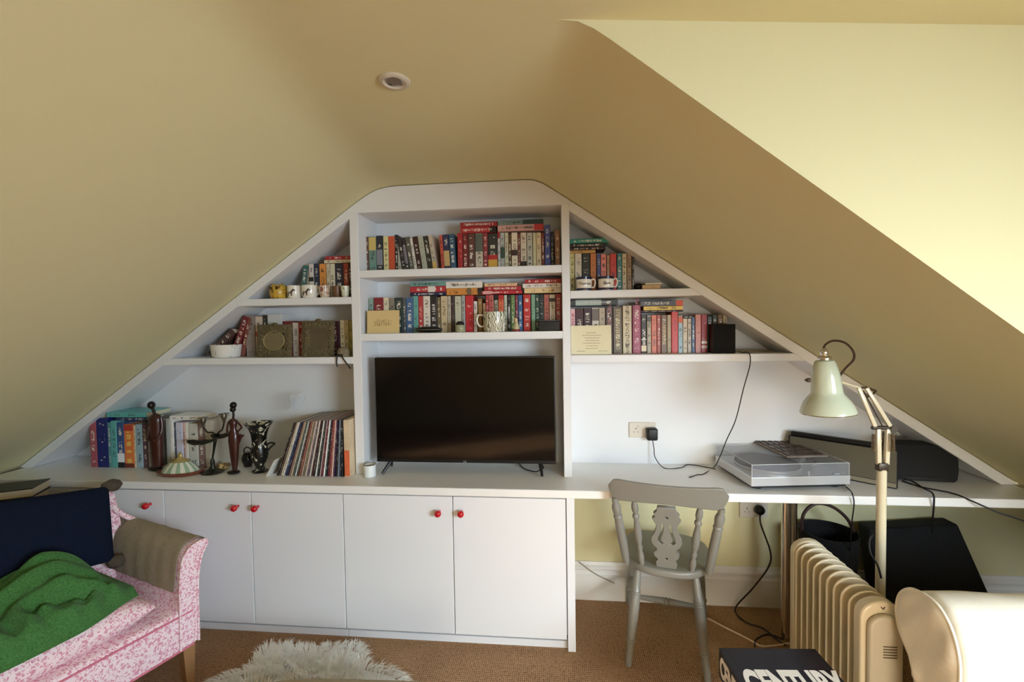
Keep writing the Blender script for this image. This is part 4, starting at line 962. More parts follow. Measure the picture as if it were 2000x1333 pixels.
bm = bmesh.new(); tube(bm, [(.28, .018, .0626), (.28, .018, .082)], .006, 10); obj('speed_knob', bm, STEEL, tt, True)
ACR = bpy.data.materials.new('clear_smoky_acrylic'); ACR.use_nodes = True; nt, b = nodes(ACR)
b.inputs['Base Color'].default_value = (.45, .47, .52, 1); b.inputs['Roughness'].default_value = .04; b.inputs['Alpha'].default_value = .20; b.inputs['Specular IOR Level'].default_value = .9
bm = bmesh.new(); z0, z1, q = .0635, .118, .006
box(bm, .004, TW-.004, .004, .0065, z0, z1); box(bm, .004, TW-.004, TD-.0065, TD-.004, z0, z1); box(bm, .004, .0065, .0065, TD-.0065, z0, z1); box(bm, TW-.0065, TW-.004, .0065, TD-.0065, z0, z1); box(bm, .004, TW-.004, .004, TD-.004, z1, z1+.0025)
obj('dust_cover', bm, ACR, tt)
RIM = mat('acrylic_edge', (.72, .74, .74), .1, alpha=.75, lin=True)
bm = bmesh.new(); zt_ = z1+.0022
for a, c in (((.004, .004), (TW-.004, .004)), ((TW-.004, .004), (TW-.004, TD-.004)), ((TW-.004, TD-.004), (.004, TD-.004)), ((.004, TD-.004), (.004, .004))): tube(bm, [(a[0], a[1], zt_), (c[0], c[1], zt_)], .0016, 6)
for a in ((.004, .004), (TW-.004, .004)): tube(bm, [(a[0], a[1], z0), (a[0], a[1], zt_)], .0016, 6)
obj('cover_edge', bm, RIM, tt)
bm = bmesh.new(); tube(bm, [atZ(1652, 951, ZW+.004), atZ(1660, 958, ZW+.006), atY(1665, 966, 2.104), atY(1668, 985, 2.10), atY(1664, 1020, 2.14), atY(1661, 1060, 2.22), atY(1660, 1090, 2.30)], .0028, 6, smooth=8); o = obj('cable', bm, RUBBER, smooth=True); tag(o, 'thin black cable dropping over the desk edge beside the record player', 'cable')
# calculator on the lid
cal = empty('calculator', tuple(atZ(1520, 890, ZW+.128)), rz=-.02); tag(cal, 'large grey desk calculator lying on the clear turntable lid', 'calculator')
ca = atZ(1540, 895, ZW+.124); cb_ = atZ(1606, 893, ZW+.124); cc = atZ(1500, 860, ZW+.124)
cw, cdp = (cb_.x-ca.x)*1.22, (cc.y-ca.y)*1.1; cal.location = (ca.x-.008, ca.y, ZW+.1222); cal.rotation_euler = (0, 0, .12)
bm = bmesh.new(); rbox(bm, 0, cw, 0, cdp, 0, .010, .003); box(bm, .004, cw-.004, cdp-.05, cdp-.004, .010, .016); obj('case', bm, mat('calculator_grey', (120, 108, 96), .4), cal)
bm = bmesh.new(); box(bm, .012, cw-.012, cdp-.044, cdp-.012, .0162, .017); obj('display', bm, mat('lcd_green_grey', (96, 100, 84), .2), cal)
bm = bmesh.new()
for i in range(6):
    for j in range(5): rbox(bm, .010+i*(cw-.018)/6, .010+i*(cw-.018)/6+(cw-.018)/6*.72, .010+j*(cdp-.07)/5, .010+j*(cdp-.07)/5+(cdp-.07)/5*.66, .0102, .014, .001, 1)
obj('keys', bm, mat('calculator_keys', (74, 56, 50), .4), cal)
# grey flat panel screen leaning behind the turntable
a = atZ(1752, 957, ZW); rzm = math.atan2(a.y-2.52, a.x-1.30)
mo = empty('monitor', (a.x, a.y+.0, ZW+.0006), rz=math.atan2(2.50-a.y, 1.22-a.x)+math.pi); tag(mo, 'grey flat panel with black top edge and silver foot strip, standing between turntable and lamp', 'flat panel')
MW = math.hypot(2.50-a.y, 1.22-a.x); mh = atY(1752, 882, a.y).z-ZW
bm = bmesh.new(); rbox(bm, -MW, 0, 0, .03, 0, mh, .003); obj('casing', bm, BLACK, mo)
bm = bmesh.new(); box(bm, -MW+.008, -.003, -.0012, .0005, .028, mh-.004); obj('screen', bm, mat('grey_fabric_panel', (96, 90, 74), .55), mo)
bm = bmesh.new(); box(bm, -MW+.004, -.003, -.003, .0005, .006, .026); obj('foot_strip', bm, mat('dull_silver', (150, 142, 122), .4, metal=.4), mo)
bm = bmesh.new(); rbox(bm, -MW+.01, -.05, .004, .028, mh+.0005, mh+.022, .004); obj('top_bar', bm, BLACK, mo)
# curved black speaker at the end of the desk
a = atZ(1753, 945, ZW); c = atZ(1886, 951, ZW); ang = math.atan2(c.y-a.y, c.x-a.x); L = math.hypot(c.x-a.x, c.y-a.y); hh = atY(1753, 872, a.y).z-ZW
o = empty('loudspeaker', (a.x+.012, a.y+.045, ZW+.0006), rz=ang); tag(o, 'long black curved loudspeaker lying at the right end of the desk', 'loudspeaker')
bm = bmesh.new(); t = bmesh.new()
pf = [(0, .004), (L*.93, .0), (L*.975, .012), (L*.99, .05), (L*.985, .10), (L*.95, hh*.93), (L*.92, hh*.97), (L*.5, hh), (.01, hh*1.0), (0, hh*.97)]
prism(bm, pf, 'y', 0, .09); bev(obj('cabinet', bm, mat('black_speaker_cloth', (9, 9, 10), .7, bump=.3, bscale=500), o), .006, 3)
bm = bmesh.new(); rbox(bm, .02, L*.8, -.004, .0, .006, .022, .002); obj('trim_strip', bm, mat('dark_trim', (34, 32, 30), .3), o)
bm = bmesh.new(); tube(bm, [atZ(1768, 935, ZW+.02), atZ(1785, 942, ZW+.004), atZ(1805, 955, ZW+.004), atY(1822, 965, 2.104), atY(1824, 985, 2.10), atY(1822, 1010, 2.13), atY(1820, 1030, 2.2), atY(1822, 1045, 2.30)], .0034, 6, smooth=8); o = obj('cable', bm, RUBBER, smooth=True); tag(o, 'black cable dropping over the desk edge to the black case below', 'cable')
bm = bmesh.new(); tube(bm, [atZ(1762, 940, ZW+.004), atZ(1800, 952, ZW+.004), atZ(1860, 964, ZW+.005), atY(1900, 980, 2.095), atY(1950, 1002, 2.06), atY(2010, 1022, 2.04), (2.35, 2.0, .55)], .0034, 6, smooth=8); o = obj('cable', bm, RUBBER, smooth=True); tag(o, 'black cable slanting off the right end of the desk', 'cable')
# ---------------------------------------------------------------- floor lamp
LP = mat('cream_lamp_enamel', (212, 200, 168), .3, coat=.3)
SHADE = mat('pale_green_enamel', (196, 204, 180), .22, coat=.5)
DKM = mat('dark_bracket_metal', (70, 60, 48), .4, metal=.5)
YLm = 1.86
def LQ(x, y, dy=0): q = atY(x, y, YLm+dy); return q
bx = LQ(1721, 1000).x
lamp = empty('floor_lamp', (bx, YLm, 0)); tag(lamp, 'cream jointed spring-arm floor lamp with pale green enamel shade, beside the radiator', 'lamp')
def lp(name, bm, m, par=None, sm=True):
    bm.transform(Matrix.Translation((-bx, -YLm, 0))); return obj(name, bm, m, par or lamp, sm)
bm = bmesh.new(); lathe(bm, [(0, .001), (.095, .001), (.10, .008), (.097, .020), (.05, .030), (.02, .040), (0, .040)], 36, T(bx, YLm, 0)); lp('base', bm, LP)
zt2 = LQ(1722, 918).z; bm = bmesh.new(); lathe(bm, [(.0165, .03), (.0165, zt2), (.010, zt2+.006)], 20, T(bx, YLm, 0)); lp('pole', bm, LP)
bm = bmesh.new(); q = LQ(1722, 910); rbox(bm, q.x-.018, q.x+.018, YLm-.014, YLm+.014, q.z-.02, q.z+.012, .004); lp('pivot', bm, DKM)
for x0, y0, x1, y1 in ((1716, 908, 1715, 838), (1731, 908, 1734, 838)):
    bm = bmesh.new(); A, B = LQ(x0, y0), LQ(x1, y1); d = (B-A); rbox(bm, -.0075, .0075, -.008, .008, 0, d.length, .003, 2, T(*A) @ d.to_track_quat('Z', 'Y').to_matrix().to_4x4()); lp('lower_arm', bm, LP)
def spring(x0, y0, x1, y1, r, dy):
    bm = bmesh.new(); A, B = LQ(x0, y0, dy), LQ(x1, y1, dy); N = 90; pts = []
    for i in range(N+1):
        t = i/N; c = A.lerp(B, t); pts.append((c.x+r*math.cos(t*30*math.pi), c.y+r*math.sin(t*30*math.pi), c.z))
    tube(bm, pts, .0016, 5); lp('spring', bm, mat('spring_steel', (150, 132, 106), .35, metal=.7))
spring(1706, 882, 1707, 848, .0065, -.022); spring(1724, 890, 1724, 842, .0065, .022); spring(1744, 884, 1743, 848, .0065, -.022)
bm = bmesh.new(); A, B = LQ(1703, 836), LQ(1748, 836); tube(bm, [A, B], .0075, 10); t = bmesh.new(); lathe(t, [(0, -.012), (.013, -.012), (.013, .012), (0, .012)], 16); t.transform(RX(R90)); t.transform(T(*LQ(1743, 838))); merge(bm, t); lp('elbow', bm, DKM)
for x0, y0, x1, y1 in ((1709, 834, 1677, 758), (1739, 834, 1692, 758)):
    bm = bmesh.new(); A, B = LQ(x0, y0), LQ(x1, y1); d = (B-A); rbox(bm, -.0055, .0055, -.007, .007, 0, d.length, .002, 2, T(*A) @ d.to_track_quat('Z', 'Y').to_matrix().to_4x4()); lp('upper_arm', bm, LP)
bm = bmesh.new(); tube(bm, [LQ(1724, 834, .01), LQ(1686, 764, .01)], .0022, 6); lp('tension_rod', bm, DKM)
bm = bmesh.new(); tube(bm, [LQ(1674, 757), LQ(1694, 758), LQ(1711, 764), LQ(1704, 771)], .004, 8); tube(bm, [LQ(1680, 760), LQ(1696, 776)], .004, 8); lp('bracket', bm, DKM)
bm = bmesh.new(); tube(bm, [LQ(1641, 746), LQ(1680, 758)], .005, 8); lp('neck', bm, LP)
sc_ = LQ(1611, 709); sb = LQ(1617, 806); H = sc_.z-sb.z; ax_ = (sc_-sb); Q = T(*sb) @ ax_.to_track_quat('Z', 'Y').to_matrix().to_4x4()
rpx = YLm/FPX
pr = [(53, 0), (53.5, -1), (53, 2), (50, 10), (44, 21), (36, 30), (31.5, 35), (30, 40), (29, 52), (27, 68), (24, 82), (20.5, 92), (18, 96), (11, 97.5)]
prof = [(r*rpx, z*rpx) for r, z in [(r*.84, z) for r, z in pr]]; inner = [(max(r-.0025, .005), z-.002) for r, z in prof[::-1]]
bm = bmesh.new(); lathe(bm, prof+inner[:-2], 40, Q, cap=False); sh = lp('shade', bm, SHADE)
bm = bmesh.new(); lathe(bm, [(44.8*rpx, -.0018), (45.4*rpx, .0), (44.8*rpx, .0018)], 40, Q, cap=False); lp('shade_rim', bm, CHROME)
bm = bmesh.new(); lathe(bm, [(.022, 97.5*rpx), (.024, 101*rpx), (.021, 104*rpx), (.012, 106*rpx), (.015, 110*rpx), (.014, 115*rpx), (.007, 119*rpx), (0, 120*rpx)], 20, Q); lp('lampholder', bm, CHROME)
bm = bmesh.new(); t = bmesh.new(); bmesh.ops.create_uvsphere(t, u_segments=16, v_segments=10, radius=.028); merge(bm, t, Q @ T(0, 0, .06)); lp('bulb', bm, mat('unlit_bulb', (230, 230, 225), .3))
bm = bmesh.new(); lathe(bm, [(0, 0), (.008, .002), (.009, .010), (.004, .020), (0, .022)], 12, T(*LQ(1583, 743)) @ RY(-R90)); lp('knob', bm, DKM)
bm = bmesh.new(); tube(bm, [LQ(1606, 690), LQ(1612, 674), LQ(1628, 666), LQ(1650, 670), LQ(1666, 686), LQ(1667, 703), LQ(1652, 719), LQ(1641, 734), LQ(1640, 743)], .0042, 8, smooth=8); lp('flex', bm, mat('brown_braided_flex', (62, 40, 26), .6))
bm = bmesh.new(); tube(bm, [LQ(1715, 925, .02), LQ(1713, 965, .02), LQ(1712, 1030, .02), LQ(1699, 1055, .0), LQ(1700, 1080, -.02), LQ(1714, 1105, -.03), LQ(1721, 1130, -.03)], .0036, 8, smooth=8); lp('cable', bm, RUBBER)
# ---------------------------------------------------------------- chair
GP = mat('grey_eggshell_paint', (130, 127, 117), .38, coat=.1, var=.05, vscale=5)
ch = empty('dining_chair', (.475, 2.015, 0), rz=-.22); tag(ch, 'grey painted farmhouse chair with carved splat and turned legs, tucked at the desk', 'chair')
SH_ = .452
# seat: narrow rounded back, wider front (local +y towards the desk)
def seat_outline(n=40):
    P = []
    for i in range(n):
        a = 2*math.pi*i/n; x = math.cos(a); y = math.sin(a); w = .20+.022*y; e = .72
        P.append((w*math.copysign(abs(x)**e, x), .235+.205*math.copysign(abs(y)**e, y)))
    return P
bm = bmesh.new(); prism(bm, seat_outline(), 'z', SH_-.036, SH_); o = obj('seat', bm, GP, ch, True); bev(o, .012, 4)
def turned(name, A, B, prof, par=ch, seg=20):
    A, B = Vector(A), Vector(B); d = B-A; L = d.length; bm = bmesh.new(); lathe(bm, [(r, t*L) for r, t in prof], seg, T(*A) @ d.to_track_quat('Z', 'Y').to_matrix().to_4x4()); return obj(name, bm, GP, par, True)
LEG = [(.013, 0), (.0145, .02), (.016, .20), (.0165, .235), (.021, .245), (.021, .26), (.0165, .27), (.0185, .33), (.0225, .50), (.0235, .60), (.0225, .66), (.020, .70), (.0225, .705), (.0225, .715), (.020, .722), (.0225, .73), (.0225, .74), (.020, .747), (.0225, .755), (.0225, .765), (.019, .775), (.018, .85), (.015, .97), (.013, 1)]
feet = {}
for nm, fx, fy, tx, ty in (('a', -.168, .0, -.125, .085), ('b', .168, .0, .125, .085), ('c', -.195, .47, -.15, .36), ('d', .195, .47, .15, .36)):
    turned('leg', (fx, fy, 0.001), (tx, ty, SH_-.030), LEG); feet[nm] = (Vector((fx, fy, 0)), Vector((tx, ty, SH_-.03)))
def onleg(k, t): return feet[k][0].lerp(feet[k][1], t)
STR_ = [(.008, 0), (.011, .15), (.016, .44), (.0185, .46), (.014, .475), (.0185, .49), (.0185, .51), (.014, .525), (.0185, .54), (.016, .56), (.011, .85), (.008, 1)]
turned('stretcher', onleg('a', .46), onleg('c', .46), STR_); turned('stretcher', onleg('b', .46), onleg('d', .46), STR_)
turned('stretcher', (onleg('a', .46)+onleg('c', .46))/2, (onleg('b', .46)+onleg('d', .46))/2, STR_)
# back posts, spindles, splat, comb rail
def backpt(x, z):   # curved, raked back
    t = (z-SH_)/.42; return Vector((x*(1+.16*t), .062-.105*t+.28*(x*x)*(1.0), z))
POST = [(.014, 0), (.0175, .1), (.0205, .35), (.0195, .62), (.0175, .70), (.0205, .71), (.0205, .73), (.017, .745), (.0195, .80), (.021, .86), (.017, .90), (.013, .93), (.015, .96), (.012, 1)]
SPI = [(.010, 0), (.0125, .06), (.0155, .13), (.0125, .19), (.009, .22), (.0135, .27), (.0135, .29), (.009, .32), (.0165, .42), (.0175, .52), (.013, .66), (.010, .72), (.0155, .76), (.0155, .785), (.010, .81), (.0155, .88), (.0145, .94), (.009, 1)]
for s in (-1, 1):
    turned('back_post', backpt(s*.178, SH_-.004), backpt(s*.198, SH_+.325), POST)
    turned('spindle', backpt(s*.108, SH_-.004), backpt(s*.122, SH_+.320), SPI, seg=16)
# splat with scrolled outline and pierced shapes
ZS0, ZS1 = SH_-.002, SH_+.318
half = [(.040,0),(.044,.03),(.034,.045),(.050,.062),(.054,.080),(.040,.092),(.040,.105),(.056,.122),(.064,.142),(.062,.160),(.050,.182),(.044,.200),(.040,.225),(.052,.245),(.058,.258),(.046,.268),(.052,.284),(.040,.296),(.036,.318)]
def hole_loops():
    L_ = []
    L_.append([(.008*math.cos(a), .052+.008*math.sin(a)) for a in [2*math.pi*i/14 for i in range(14)]])
    L_.append([(.010*math.cos(a), .268+.0085*math.sin(a)) for a in [2*math.pi*i/14 for i in range(14)]])
    sc = [(.012,.246-.008),(.022,.236),(.024,.215),(.028,.190),(.038,.165),(.040,.142),(.030,.128),(.014,.130),(.010,.136),(.020,.144),(.024,.156),(.016,.180),(.010,.210)]
    L_.append(sc); L_.append([(-x, z) for x, z in sc]); return L_
cu = bpy.data.curves.new('splat_outline', 'CURVE'); cu.dimensions = '2D'; cu.fill_mode = 'BOTH'; cu.extrude = .008; cu.bevel_depth = .002; cu.bevel_resolution = 1
def sp_(pts):
    s = cu.splines.new('POLY'); s.points.add(len(pts)-1); s.use_cyclic_u = True
    for i, q in enumerate(pts): s.points[i].co = (q[0], q[1], 0, 1)
sp_(half+[(-x, z) for x, z in half[::-1]])
for h_ in hole_loops(): sp_(h_)
t = bpy.data.objects.new('tmp_splat', cu); COL.objects.link(t); dg = bpy.context.evaluated_depsgraph_get(); me = bpy.data.meshes.new_from_object(t.evaluated_get(dg)); bpy.data.objects.remove(t)
me.transform(RX(R90)); me.transform(T(0, 0, ZS0)); rk = Matrix.Rotation(math.atan(.105/.42), 4, 'X')
me.transform(T(0, .068, SH_) @ rk @ T(0, 0, -SH_)); me.materials.clear(); me.materials.append(GP)
o = bpy.data.objects.new('splat', me); COL.objects.link(o); o.parent = ch
# comb rail: curved board with drooping ends
bm = bmesh.new(); N = 24; rows_ = []
for i in range(N+1):
    u = i/N*2-1; x = u*.248; y = .062-.105*.86+.30*x*x+.0; e = abs(u)
    q_ = max(0, (e-.80)/.20); up2 = SH_+.418-.010*(1-u*u)+.004-.034*(1-math.sqrt(max(0, 1-q_**2.4))); lo = SH_+.318+.004*math.cos(u*3)+.050*(1-math.sqrt(max(0, 1-q_**2.2)))
    nx, ny = -.60*x, 1; l_ = math.hypot(nx, ny); nx /= l_; ny /= l_; lean = .024
    rows_.append([bm.verts.new((x-nx*.010, y-ny*.010+lean*.5, lo)), bm.verts.new((x+nx*.010, y+ny*.010+lean*.5, lo)), bm.verts.new((x+nx*.009, y+ny*.009-lean*.5, up2)), bm.verts.new((x-nx*.009, y-ny*.009-lean*.5, up2))])
fs = [bm.faces.new(rows_[0]), bm.faces.new(rows_[-1][::-1])]
for A, B in zip(rows_, rows_[1:]):
    for k in range(4): fs.append(bm.faces.new((A[k], B[k], B[(k+1) % 4], A[(k+1) % 4])))
bmesh.ops.recalc_face_normals(bm, faces=fs); o = obj('comb_rail', bm, GP, ch, True); bev(o, .005, 3)
# ---------------------------------------------------------------- oil radiator
RB = mat('radiator_beige_enamel', (220, 206, 176), .32, coat=.3)
rd = empty('radiator', (0, 0, 0)); 
def RXp(px, y): return atY(px, 1200, y).x
ry0, ry1 = 1.56, 1.985; rt = .645
cx0 = (RXp(1681, ry0)+RXp(1757, ry0))/2; cx1 = (RXp(1548, ry1)+RXp(1608, ry1))/2
rd.location = (cx0, ry0, 0); rd.rotation_euler = (0, 0, -math.atan2(cx1-cx0, ry1-ry0)); RL = math.hypot(cx1-cx0, ry1-ry0)
tag(rd, 'cream oil-filled column radiator standing between the desk and the pale sofa', 'radiator')
RWd = .066
def fin_outline(w, z0, z1, n=9):
    P = [(-w, z0+.03), (-w+.02, z0), (w-.02, z0), (w, z0+.03)]
    for i in range(n+1):
        a = math.pi*i/n; P.append((w*math.cos(a), z1-w*.80+w*.80*math.sin(a)))
    return P
nf = 9; y_first, y_last = .055, RL-.03
for i in range(nf):
    yy = y_first+(y_last-y_first)*i/(nf-1)
    bm = bmesh.new(); prism(bm, fin_outline(RWd, .085, rt-.002), 'y', yy-.0042, yy+.0042); o = obj('fin', bm, RB, rd, True); bev(o, .0035, 3)
    bm2 = bmesh.new(); prism(bm2, fin_outline(RWd*.50, .12, rt-.040), 'y', yy-.011, yy+.011); f2 = obj('oil_column', bm2, RB, o, True); bev(f2, .008, 3)
bm = bmesh.new(); prism(bm, fin_outline(RWd, .06, rt), 'y', -.012, .030); e1 = obj('end_cover', bm, RB, rd, True); bev(e1, .008, 4)
bm = bmesh.new(); prism(bm, fin_outline(RWd*.78, .08, rt-.035), 'y', -.034, -.012); e2 = obj('control_panel', bm, mat('radiator_panel', (196, 186, 164), .4), rd, True); bev(e2, .008, 3)
bm = bmesh.new()
for k in range(5): box(bm, -.012, .030, -.0352, -.0338, rt-.135-k*.009, rt-.132-k*.009)
obj('vent_slots', bm, mat('slot_dark', (90, 78, 60), .7), e2)
bm = bmesh.new(); tube(bm, [(-.006, -.013, rt-.016), (0, -.013, rt-.024), (.006, -.013, rt-.016)], .0018, 6); obj('arrow_mark', bm, mat('slot_dark', (90, 78, 60), .7), e1)
bm = bmesh.new(); prism(bm, fin_outline(RWd, .06, rt), 'y', RL-.02, RL+.018); e3 = obj('end_cover', bm, RB, rd, True); bev(e3, .008, 4)
for yy in (.06, RL-.05):
    bm = bmesh.new(); rbox(bm, -.085, .085, yy-.02, yy+.02, .045, .085, .006); o = obj('foot_bracket', bm, RB, rd)
    for s in (-1, 1):
        bm = bmesh.new(); lathe(bm, [(0, -.012), (.022, -.012), (.022, .012), (0, .012)], 20, T(s*.07, yy, .0225) @ RX(R90)); obj('castor', bm, BLACK, o, True)
# ---------------------------------------------------------------- things under the desk
p = atY(1606, 1045, 2.40); o = empty('waste_basket', (p.x+.02, 2.385, 0)); tag(o, 'round black basket with a tall brown hoop handle under the desk, behind the radiator', 'basket')
hb = p.z+.03
bm = bmesh.new(); lathe(bm, [(0, .001), (.10, .001), (.13, hb), (.124, hb), (.095, .01), (0, .01)], 32); obj('body', bm, mat('black_woven_basket', (14, 13, 14), .8, bump=.8, bscale=120), o, True)
bm = bmesh.new(); tube(bm, [(-.128, 0, hb-.02), (-.118, 0, hb+.08), (-.06, 0, hb+.135), (.02, 0, hb+.12), (.09, 0, hb+.06), (.127, 0, hb-.02)], .008, 10, smooth=8); obj('handle', bm, mat('brown_handle', (56, 32, 28), .5), o, True)
A = atY(1737, 1058, 2.30); B = atY(1897, 1037, 2.36); C_ = atY(1930, 1150, 2.34)
bm = bmesh.new(); pts = [(A.x, 2.33, .002), (C_.x+.10, 2.33, .002), (B.x, 2.43, B.z), (A.x-.01, 2.43, A.z)]
v0 = [bm.verts.new(q) for q in pts]; v1 = [bm.verts.new((q[0]-.0, q[1]+.09, q[2])) for q in pts]; fs = [bm.faces.new(v0), bm.faces.new(v1[::-1])]
for i in range(4): fs.append(bm.faces.new((v0[i], v1[i], v1[(i+1) % 4], v0[(i+1) % 4])))
bmesh.ops.recalc_face_normals(bm, faces=fs); o = obj('fabric_case', bm, mat('black_nylon', (11, 11, 12), .8, bump=.3, bscale=80), smooth=True); bev(o, .012, 3); tag(o, 'large black fabric case leaning against the wall under the right end of the desk', 'case')
# ---------------------------------------------------------------- cream rolled-back sofa, right
def clothmat(name, base, fold=0, bscale=500, rough=.9):
    m = mat(name, base, rough, spec=.2, bump=.25, bscale=bscale, var=.03, vscale=6); return m
CR_ = clothmat('cream_cotton', (234, 227, 208))
cs = empty('sofa', (1.080, 1.32, 0), rz=.03); tag(cs, 'cream slipcovered sofa with rolled back, end-on beside the radiator', 'sofa')
HT = .752
# section (y, z), extruded along x: camera side is y=0
sec = [(0, .12), (-.012, .40), (-.020, .56), (-.018, .64), (.004, .705), (.045, HT-.006), (.095, HT), (.145, HT-.012), (.185, HT-.050), (.200, HT-.105), (.190, HT-.160), (.160, HT-.205), (.130, HT-.245), (.122, HT-.32), (.128, .30), (.13, .12)]
def loft(bm, secs):
    R_ = [[bm.verts.new(p) for p in s] for s in secs]; fs = []
    for A, B in zip(R_, R_[1:]):
        for i in range(len(A)): fs.append(bm.faces.new((A[i], B[i], B[(i+1) % len(A)], A[(i+1) % len(A)])))
    fs += [bm.faces.new(R_[0]), bm.faces.new(R_[-1][::-1])]; bmesh.ops.recalc_face_normals(bm, faces=fs)
bm = bmesh.new(); secs = []
r = random.Random(11)
for i in range(26):
    x = i/25*1.17; s = []
    for k, (y, z) in enumerate(sec):
        w = .0035*math.sin(x*21+k*1.7)+.003*math.sin(x*47+k*2.9)
        if i == 0: w = 0
        s.append((x+.0, y+w, z+w*.6))
    secs.append(s)
loft(bm, secs); o = obj('back', bm, CR_, cs, True); sub(o, 1, 2)
# end panel with soft diagonal creases and piping
cy = sum(p[0] for p in sec)/len(sec); 
bm = bmesh.new(); ring = [(y, z) for y, z in spline([(y, z, 0) for y, z in sec+[sec[0]]], 3) for _ in [0]] if False else [(q.x, q.y) for q in spline([(y, z, 0) for y, z in sec+[sec[0]]], 4)][:-1]
def crease(y, z):
    d = z+y*1.15
    return .004*math.sin(d*46)*max(0, min(1, (z-.2)*3))*.8 + .0035*math.exp(-((d-.62)/.012)**2)*-1.6 - .004*math.exp(-((z-(HT-.235)+(y-.12)*-1.1)/.02)**2)*(1 if y > .02 else .3)
LV = 9; grid = []
for l in range(LV+1):
    s = 1-l/LV*.97; c = []
    for y, z in ring:
        zc_ = min(max(z, .30), HT-.09); yc_ = .072
        yy = yc_+(y-yc_)*s; zz = zc_+(z-zc_)*s; c.append(bm.verts.new((-.004-.010*math.sin(min(1, l/2.5)*R90)+crease(yy, zz)*min(1, l/2)*max(0, min(1, (LV-1-l)/4)), yy, zz)))
    grid.append(c)
for A, B in zip(grid, grid[1:]):
    for i in range(len(A)): bm.faces.new((A[i], A[(i+1) % len(A)], B[(i+1) % len(A)], B[i]))
bm.faces.new(grid[-1]); bmesh.ops.recalc_face_normals(bm, faces=bm.faces[:]); obj('end_panel', bm, CR_, cs, 'all')
bm = bmesh.new(); tube(bm, [(-.003, y, z) for y, z in ring]+[(-.003, ring[0][0], ring[0][1])], .0042, 8); obj('piping', bm, CR_, cs, True)
# seat and far arm, out of frame to the right and near side
bm = bmesh.new(); rbox(bm, .05, 1.16, -.62, -.03, .12, .36, .03, 3); obj('seat_base', bm, CR_, cs, True)
for x in (.05, 1.10):
    for y in (-.58, .06):
        bm = bmesh.new(); lathe(bm, [(.016, 0), (.022, .118)], 16, T(x, y, .001)); obj('leg', bm, mat('dark_leg_wood', (60, 40, 28), .4), cs, True)
# ---------------------------------------------------------------- large black book on a stool
zb = .400; th = .105
a = atZ(1404, 1266, zb); b_ = atZ(1592, 1268, zb); c = atZ(1648, 1333, zb)
bw = (b_-a).length; rz = math.atan2(b_.y-a.y, b_.x-a.x)
st = empty('stool', (a.x+.19, a.y-.13, 0), rz=rz); tag(st, 'low wooden stool carrying the big black book', 'stool')
bm = bmesh.new(); rbox(bm, -.16, .16, -.16, .16, zb-th-.028, zb-th-.001, .006); obj('seat', bm, mat('plain_oak', (150, 110, 70), .5, var=.2, vscale=6), st)
for sx in (-1, 1):
    for sy in (-1, 1): bm = bmesh.new(); tube(bm, [(sx*.13, sy*.13, zb-th-.028), (sx*.15, sy*.15, .001)], [.016, .012], 12); obj('leg', bm, mat('plain_oak', (150, 110, 70)), st, True)
bb = empty('book', (a.x, a.y, zb-th+.0004), rz=rz); tag(bb, 'huge thick black book lettered in white capitals, on the stool by the radiator', 'book')
BD = .26; INK = mat('dark_blue_black_board', (20, 20, 32), .32, var=.3, vscale=8); WH = mat('white_print', (236, 228, 216), .5)
bm = bmesh.new(); rbox(bm, 0, bw, -BD, 0, th-.005, th, .0015, 1); rbox(bm, 0, bw, -BD, 0, 0, .005, .0015, 1); rbox(bm, 0, .006, -BD, 0, .004, th-.004, .0015, 1); obj('cover', bm, INK, bb)
bm = bmesh.new(); box(bm, .007, bw-.006, -BD+.006, -.006, .0052, th-.0052); obj('pages', bm, PAGES, bb)
def fit_letters(name, text, wd, ht, M, bold):
    o = letters(name, text, .1, WH, bb, Matrix(), .0004, bold=bold)
    xs = [v.co.x for v in o.data.vertices]; ys = [v.co.y for v in o.data.vertices]
    o.data.transform(T(-(min(xs)+max(xs))/2, -(min(ys)+max(ys))/2, 0)); o.data.transform(Matrix.Diagonal((wd/(max(xs)-min(xs)), ht/(max(ys)-min(ys)), 1, 1))); o.data.transform(M); return o
fit_letters('title', 'CENTURY', .318, .12, T(bw/2+.012, -.104-.0575, th+.0006), .0045)
fit_letters('spine_title', 'CENTURY', .235, .074, T(-.0008, -BD/2, th*.5) @ RY(-R90) @ RZ(-R90), .0045)
